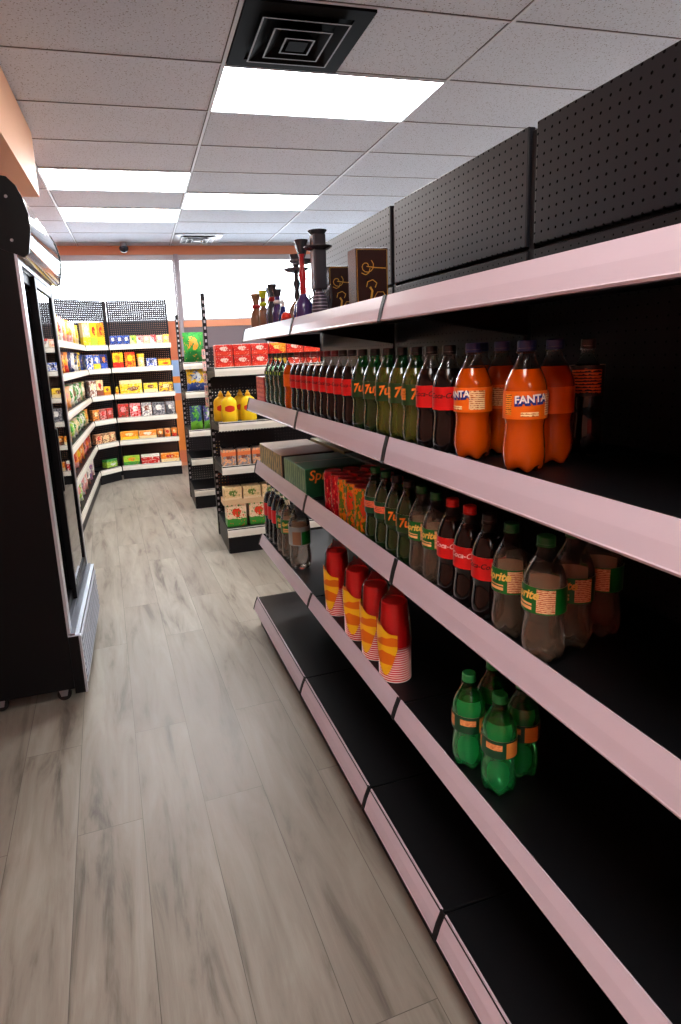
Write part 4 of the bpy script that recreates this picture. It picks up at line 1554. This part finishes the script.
# clear tubs
for i in range(4):
    t = thing('deli_tub', ['clear tub with orange band beside the rack post, third rack shelf', 'clear tub with orange band, second from the rack post', 'clear tub with orange band, third from the rack post', 'clear tub with orange band, fourth from the post, half hidden'][i], 'tub', (.602 + i * .115, 4.47, I3Z[2] - .0035), 0, 'clear tubs on the free-standing rack')
    MB().box(-.052, .052, -.045, .045, 0, .125, c=.008).build('tub', PM('peach', 'grey', 'brown', 3), t)
    MB().box(-.0526, .0526, -.0456, .0456, .075, .105).build('band', plain('tub_band', (232, 122, 66), rough=.4), t)
    MB().box(-.054, .054, -.047, .047, .125, .145, c=.005).build('lid', clear('tub_lid', (.8, .78, .82, 1), 1.5, .1, 1.6), t)
# base: bags with a tray of small packs on top
zb = I3Z[3] - .0035
for i in range(3):
    put_pack('box', .627 + i * .175, 4.47, zb, .152, .178, .12, -PI / 2, pack((238, 206, 170), (60, 140, 50), (226, 60, 24), 0), ['cream bag-in-box with red and green fruit print beside the rack post, bottom rack shelf', 'cream bag-in-box with red and green fruit print, second from the post', 'cream bag-in-box with red and green fruit print, hidden behind the run'][i], 'fruit print packs on the bottom rack shelf')
t = thing('carton_tray', 'tan carton tray lying on the fruit print packs', 'tray', (.76, 4.48, zb + .1785))
MB().box(-.23, .23, -.075, .075, 0, .004).box(-.23, .23, -.075, -.071, .004, .04).box(-.23, .23, .071, .075, .004, .04).box(-.23, -.226, -.071, .071, .004, .04).box(.226, .23, -.071, .071, .004, .04).build('tray', plain('tan_board', (214, 180, 138), rough=.6), t)
for i in range(3):
    put_pack('box', .612 + i * .148, 4.48, zb + .183, .138, .125, .10, -PI / 2, pack((222, 190, 140), (232, 206, 164), (96, 120, 50), 0), ['tan pack with green badge in the tray, nearest the rack post', 'tan pack with green badge in the tray, the middle one', 'tan pack with green badge in the tray, nearest the long run'][i], 'tan packs in the tray')

# rack with the green bag
put_pack('bag', .545, 5.97, I2Z[0] - .003, .20, .285, .09, -PI / 2, pack((58, 160, 66), (40, 130, 60), (236, 150, 50), 0), 'large green bag with an orange badge on the farther rack', 'bags on the farther rack')
put_pack('bag', .55, 5.97, I2Z[1] - .003, .20, .22, .09, -PI / 2, pack((244, 196, 40), (60, 84, 160), (200, 204, 210), 0), 'yellow bag with blue lower half on the farther rack', 'bags on the farther rack')
put_pack('bag', .515, 5.97, I2Z[2] - .003, .12, .235, .08, -PI / 2, pack((52, 76, 132), (120, 200, 60), (60, 140, 60), 0), 'blue and green bag on the farther rack, next to its post', 'bags on the farther rack')
put_pack('bag', .645, 5.97, I2Z[2] - .003, .12, .23, .08, -PI / 2, pack((96, 90, 170), (110, 196, 60), (230, 230, 236), 0), 'violet and green bag on the farther rack, second from its post', 'bags on the farther rack')
put_pack('pack', .70, 5.98, I2Z[3] - .003, .10, .15, .06, -PI / 2, PM('cream', 'brown', 'yellow', 3), 'tan packet on the nearly empty shelf of the farther rack', 'bags on the farther rack')
put_pack('pack', .74, 5.98, I2Z[4] - .003, .10, .14, .06, -PI / 2, PM('orange', 'red', 'cream', 3), 'orange packet low down on the farther rack, half hidden', 'bags on the farther rack')

# ------------------------------------------------------------------ glass-door cooler on the left
FX0, FX1, FY0, FY1 = -1.18, -.412, 2.59, 3.545
root = thing('cooler', 'black glass-door drinks cooler with a glossy canopy standing on castors', 'cooler', ((FX0 + FX1) / 2, (FY0 + FY1) / 2, 0))
cx, cy = (FX0 + FX1) / 2, (FY0 + FY1) / 2
bx0, bx1, by0, by1 = FX0 - cx, FX1 - cx, FY0 - cy, FY1 - cy
M_FRB = plain('cooler_black', (13, 13, 15), rough=.4, spec=.15)
M_FRW = plain('cooler_white_liner', (226, 228, 230), rough=.4)
M_ALU = plain('cooler_aluminium', (186, 190, 200), rough=.3, metal=.6)
cab = MB()
cab.box(bx0, bx1, by0, by0 + .04, .078, 2.1).box(bx0, bx1, by1 - .04, by1, .078, 2.1).box(bx0, bx0 + .04, by0 + .04, by1 - .04, .078, 2.1)
cab.box(bx0 + .04, bx1, by0 + .04, by1 - .04, 1.935, 2.1).box(bx0 + .04, bx1, by0 + .04, by1 - .04, .078, .33)
cab.build('cabinet', M_FRB, root)
lin = MB()
lin.box(bx0 + .04, bx0 + .048, by0 + .048, by1 - .048, .338, 1.912).box(bx0 + .048, bx1 - .06, by0 + .04, by0 + .048, .338, 1.912).box(bx0 + .048, bx1 - .06, by1 - .048, by1 - .04, .338, 1.912)
lin.box(bx0 + .048, bx1 - .06, by0 + .048, by1 - .048, .33, .338)
lin.build('liner', M_FRW, root)
for z in (.62, .9, 1.18, 1.46, 1.72):
    m = MB()
    for q in range(12):
        yy = by0 + .07 + q * (by1 - by0 - .14) / 11
        m.tube([(bx0 + .06, yy, z), (bx1 - .11, yy, z)], .003, 6)
    m.box(bx1 - .112, bx1 - .106, by0 + .06, by1 - .06, z - .018, z + .022)
    m.build('wire_shelf', M_WHITE, root)
# frame round the opening
fr = MB()
fr.box(bx1, bx1 + .012, by0, by0 + .06, .33, 1.935).box(bx1, bx1 + .012, by1 - .028, by1, .33, 1.935)
fr.box(bx1, bx1 + .012, by0 + .06, by1 - .028, 1.885, 1.935)
fr.build('door_surround', M_ALU, root)
MB().box(bx1 - .03, bx1 + .004, by0 + .06, by1 - .028, .333, .352).box(bx1 + .004, bx1 + .03, by0, by1, .325, .340).build('door_track', plain('dark_aluminium', (104, 108, 118), rough=.35, metal=.6), root)
M_DGL = clear('cooler_glass', (.86, .9, .9, 1), 1.5, .01, 1.3)
ymid = (by0 + by1) / 2 - .01
for (a, b, xo, hd) in ((by0 + .064, ymid - .04, -.028, 0), (ymid - .09, by1 - .03, -.008, 1)):
    d = MB()
    st = .034
    d.box(bx1 + xo, bx1 + xo + .018, a, a + st, .354, 1.883).box(bx1 + xo, bx1 + xo + .018, b - st, b, .354, 1.883)
    d.box(bx1 + xo, bx1 + xo + .018, a + st, b - st, .354, .40).box(bx1 + xo, bx1 + xo + .018, a + st, b - st, 1.84, 1.883)
    dr = d.build('sliding_door', M_FRB, root)
    MB().box(bx1 + xo + .006, bx1 + xo + .010, a + st, b - st, .40, 1.84).build('glass', M_DGL, dr)
    if hd:
        MB().box(bx1 + xo + .018, bx1 + xo + .026, a + .004, a + .030, .9, 1.2, c=.003).build('handle', M_BLACK, dr)
MB().box(bx1 - .10, bx1 - .085, by0 + .05, by0 + .065, .36, 1.88).box(bx1 - .10, bx1 - .085, by1 - .065, by1 - .05, .36, 1.88).build('added_light_strip', emission('added_cooler_lamp', (.9, .96, 1, 1), 3), root)  # glowing strips added inside to brighten the cooler
# bulging canopy with glossy light front
can_prof = [(-.06, 1.94), (.03, 1.905), (.05, 1.918), (.066, 2.0), (.066, 2.06), (.052, 2.12), (.034, 2.16), (.005, 2.19), (-.06, 2.2)]
cpn = MB().prism([(bx1 + x, z) for x, z in can_prof], by0 + .014, by1 + .03, 'y')
cpn.build('canopy', plain('glossy_canopy', (196, 198, 202), rough=.06, metal=.75, var=.01), root, 50)
for y0, y1 in ((by0 - .002, by0 + .014), (by1 + .03, by1 + .046)):
    q = [(bx1 + (x + .004 if x > 0 else x), z) for x, z in can_prof]
    MB().prism(q, y0, y1, 'y').build('canopy_end', M_FRB, root)
for z in (1.965, 2.12):
    MB().lathe([(.006, 0), (.006, .002), (.004, .004)], 12, M=Matrix.Translation((bx1 + .0, by0 - .002, z)) @ Matrix.Rotation(PI / 2, 4, 'X')).build('screw', M_GREY, root)
# louvered machine grille with a pale ledge
gr = MB().box(bx1 + .001, bx1 + .044, by0 + .0, by1, .052, .325)
gr.build('grille_box', M_FRB, root)
MB().box(bx1 + .001, bx1 + .047, by0 - .001, by1 + .001, .3255, .331).build('ledge', plain('pale_ledge', (206, 216, 232), rough=.25), root)
lv = MB()
for k in range(8):
    z = .075 + k * .031
    lv.prism([(bx1 + .0445, z), (bx1 + .0545, z + .002), (bx1 + .0545, z + .012), (bx1 + .0445, z + .014)], by0 + .03, by1 - .03, 'y')
lv.build('louvers', plain('grille_grey', (96, 96, 104), rough=.3, metal=.6), root)
MB().box(bx1 + .0445, bx1 + .053, by0, by0 + .028, .052, .325).build('grille_edge', M_ALU, root)
for xx in (bx0 + .10, bx1 - .32, bx1 - .055):
    for yy in (by0 + .06, by1 - .06):
        if xx == bx1 - .32 and yy > 0:
            continue
        c = MB().prism([(-.026, .076), (.026, .076), (.013, .024), (-.013, .024)], -.016, -.013, 'y')
        c.prism([(-.026, .076), (.026, .076), (.013, .024), (-.013, .024)], .013, .016, 'y')
        c.box(-.03, .03, -.024, .024, .074, .0775)
        c = c.build('castor', M_GREY, root, loc=(xx, yy, 0))
        MB().lathe([(.026, -.011), (.03, -.008), (.03, .008), (.026, .011)], 20, M=Matrix.Translation((0, 0, .0302)) @ Matrix.Rotation(PI / 2, 4, 'X')).build('wheel', M_RUBBER, c, 40)
# ------------------------------------------------------------------ light
w = bpy.data.worlds.new('daylight')
sc.world = w
w.use_nodes = True
bg = w.node_tree.nodes['Background']
bg.inputs[0].default_value = (.86, .92, 1.0, 1)
bg.inputs[1].default_value = 3.4
for x0, x1 in ((XLW, XM - .025), (XM + .025, 2.55), (2.55, XR - .15)):
    li = bpy.data.lights.new('window_portal', 'AREA')
    li.shape = 'RECTANGLE'
    li.size = x1 - x0
    li.size_y = WZ1 - WZ0
    li.cycles.is_portal = True
    lo = bpy.data.objects.new('window_portal', li)
    COL.objects.link(lo)
    lo.location = ((x0 + x1) / 2, YW + .1, (WZ0 + WZ1) / 2)
    lo.rotation_euler = (-PI / 2, 0, 0)
# ------------------------------------------------------------------ picture settings
vs = sc.view_settings
vs.view_transform = 'Standard'
vs.look = 'None'
vs.gamma = 1
vs.use_curve_mapping = False
vs.exposure = 2.0
try:
    sc.cycles.max_bounces = 10
    sc.cycles.transparent_max_bounces = 16
    sc.cycles.caustics_refractive = False
    sc.cycles.caustics_reflective = False
    sc.cycles.sample_clamp_indirect = 6
    sc.cycles.use_denoising = True
except Exception:
    pass
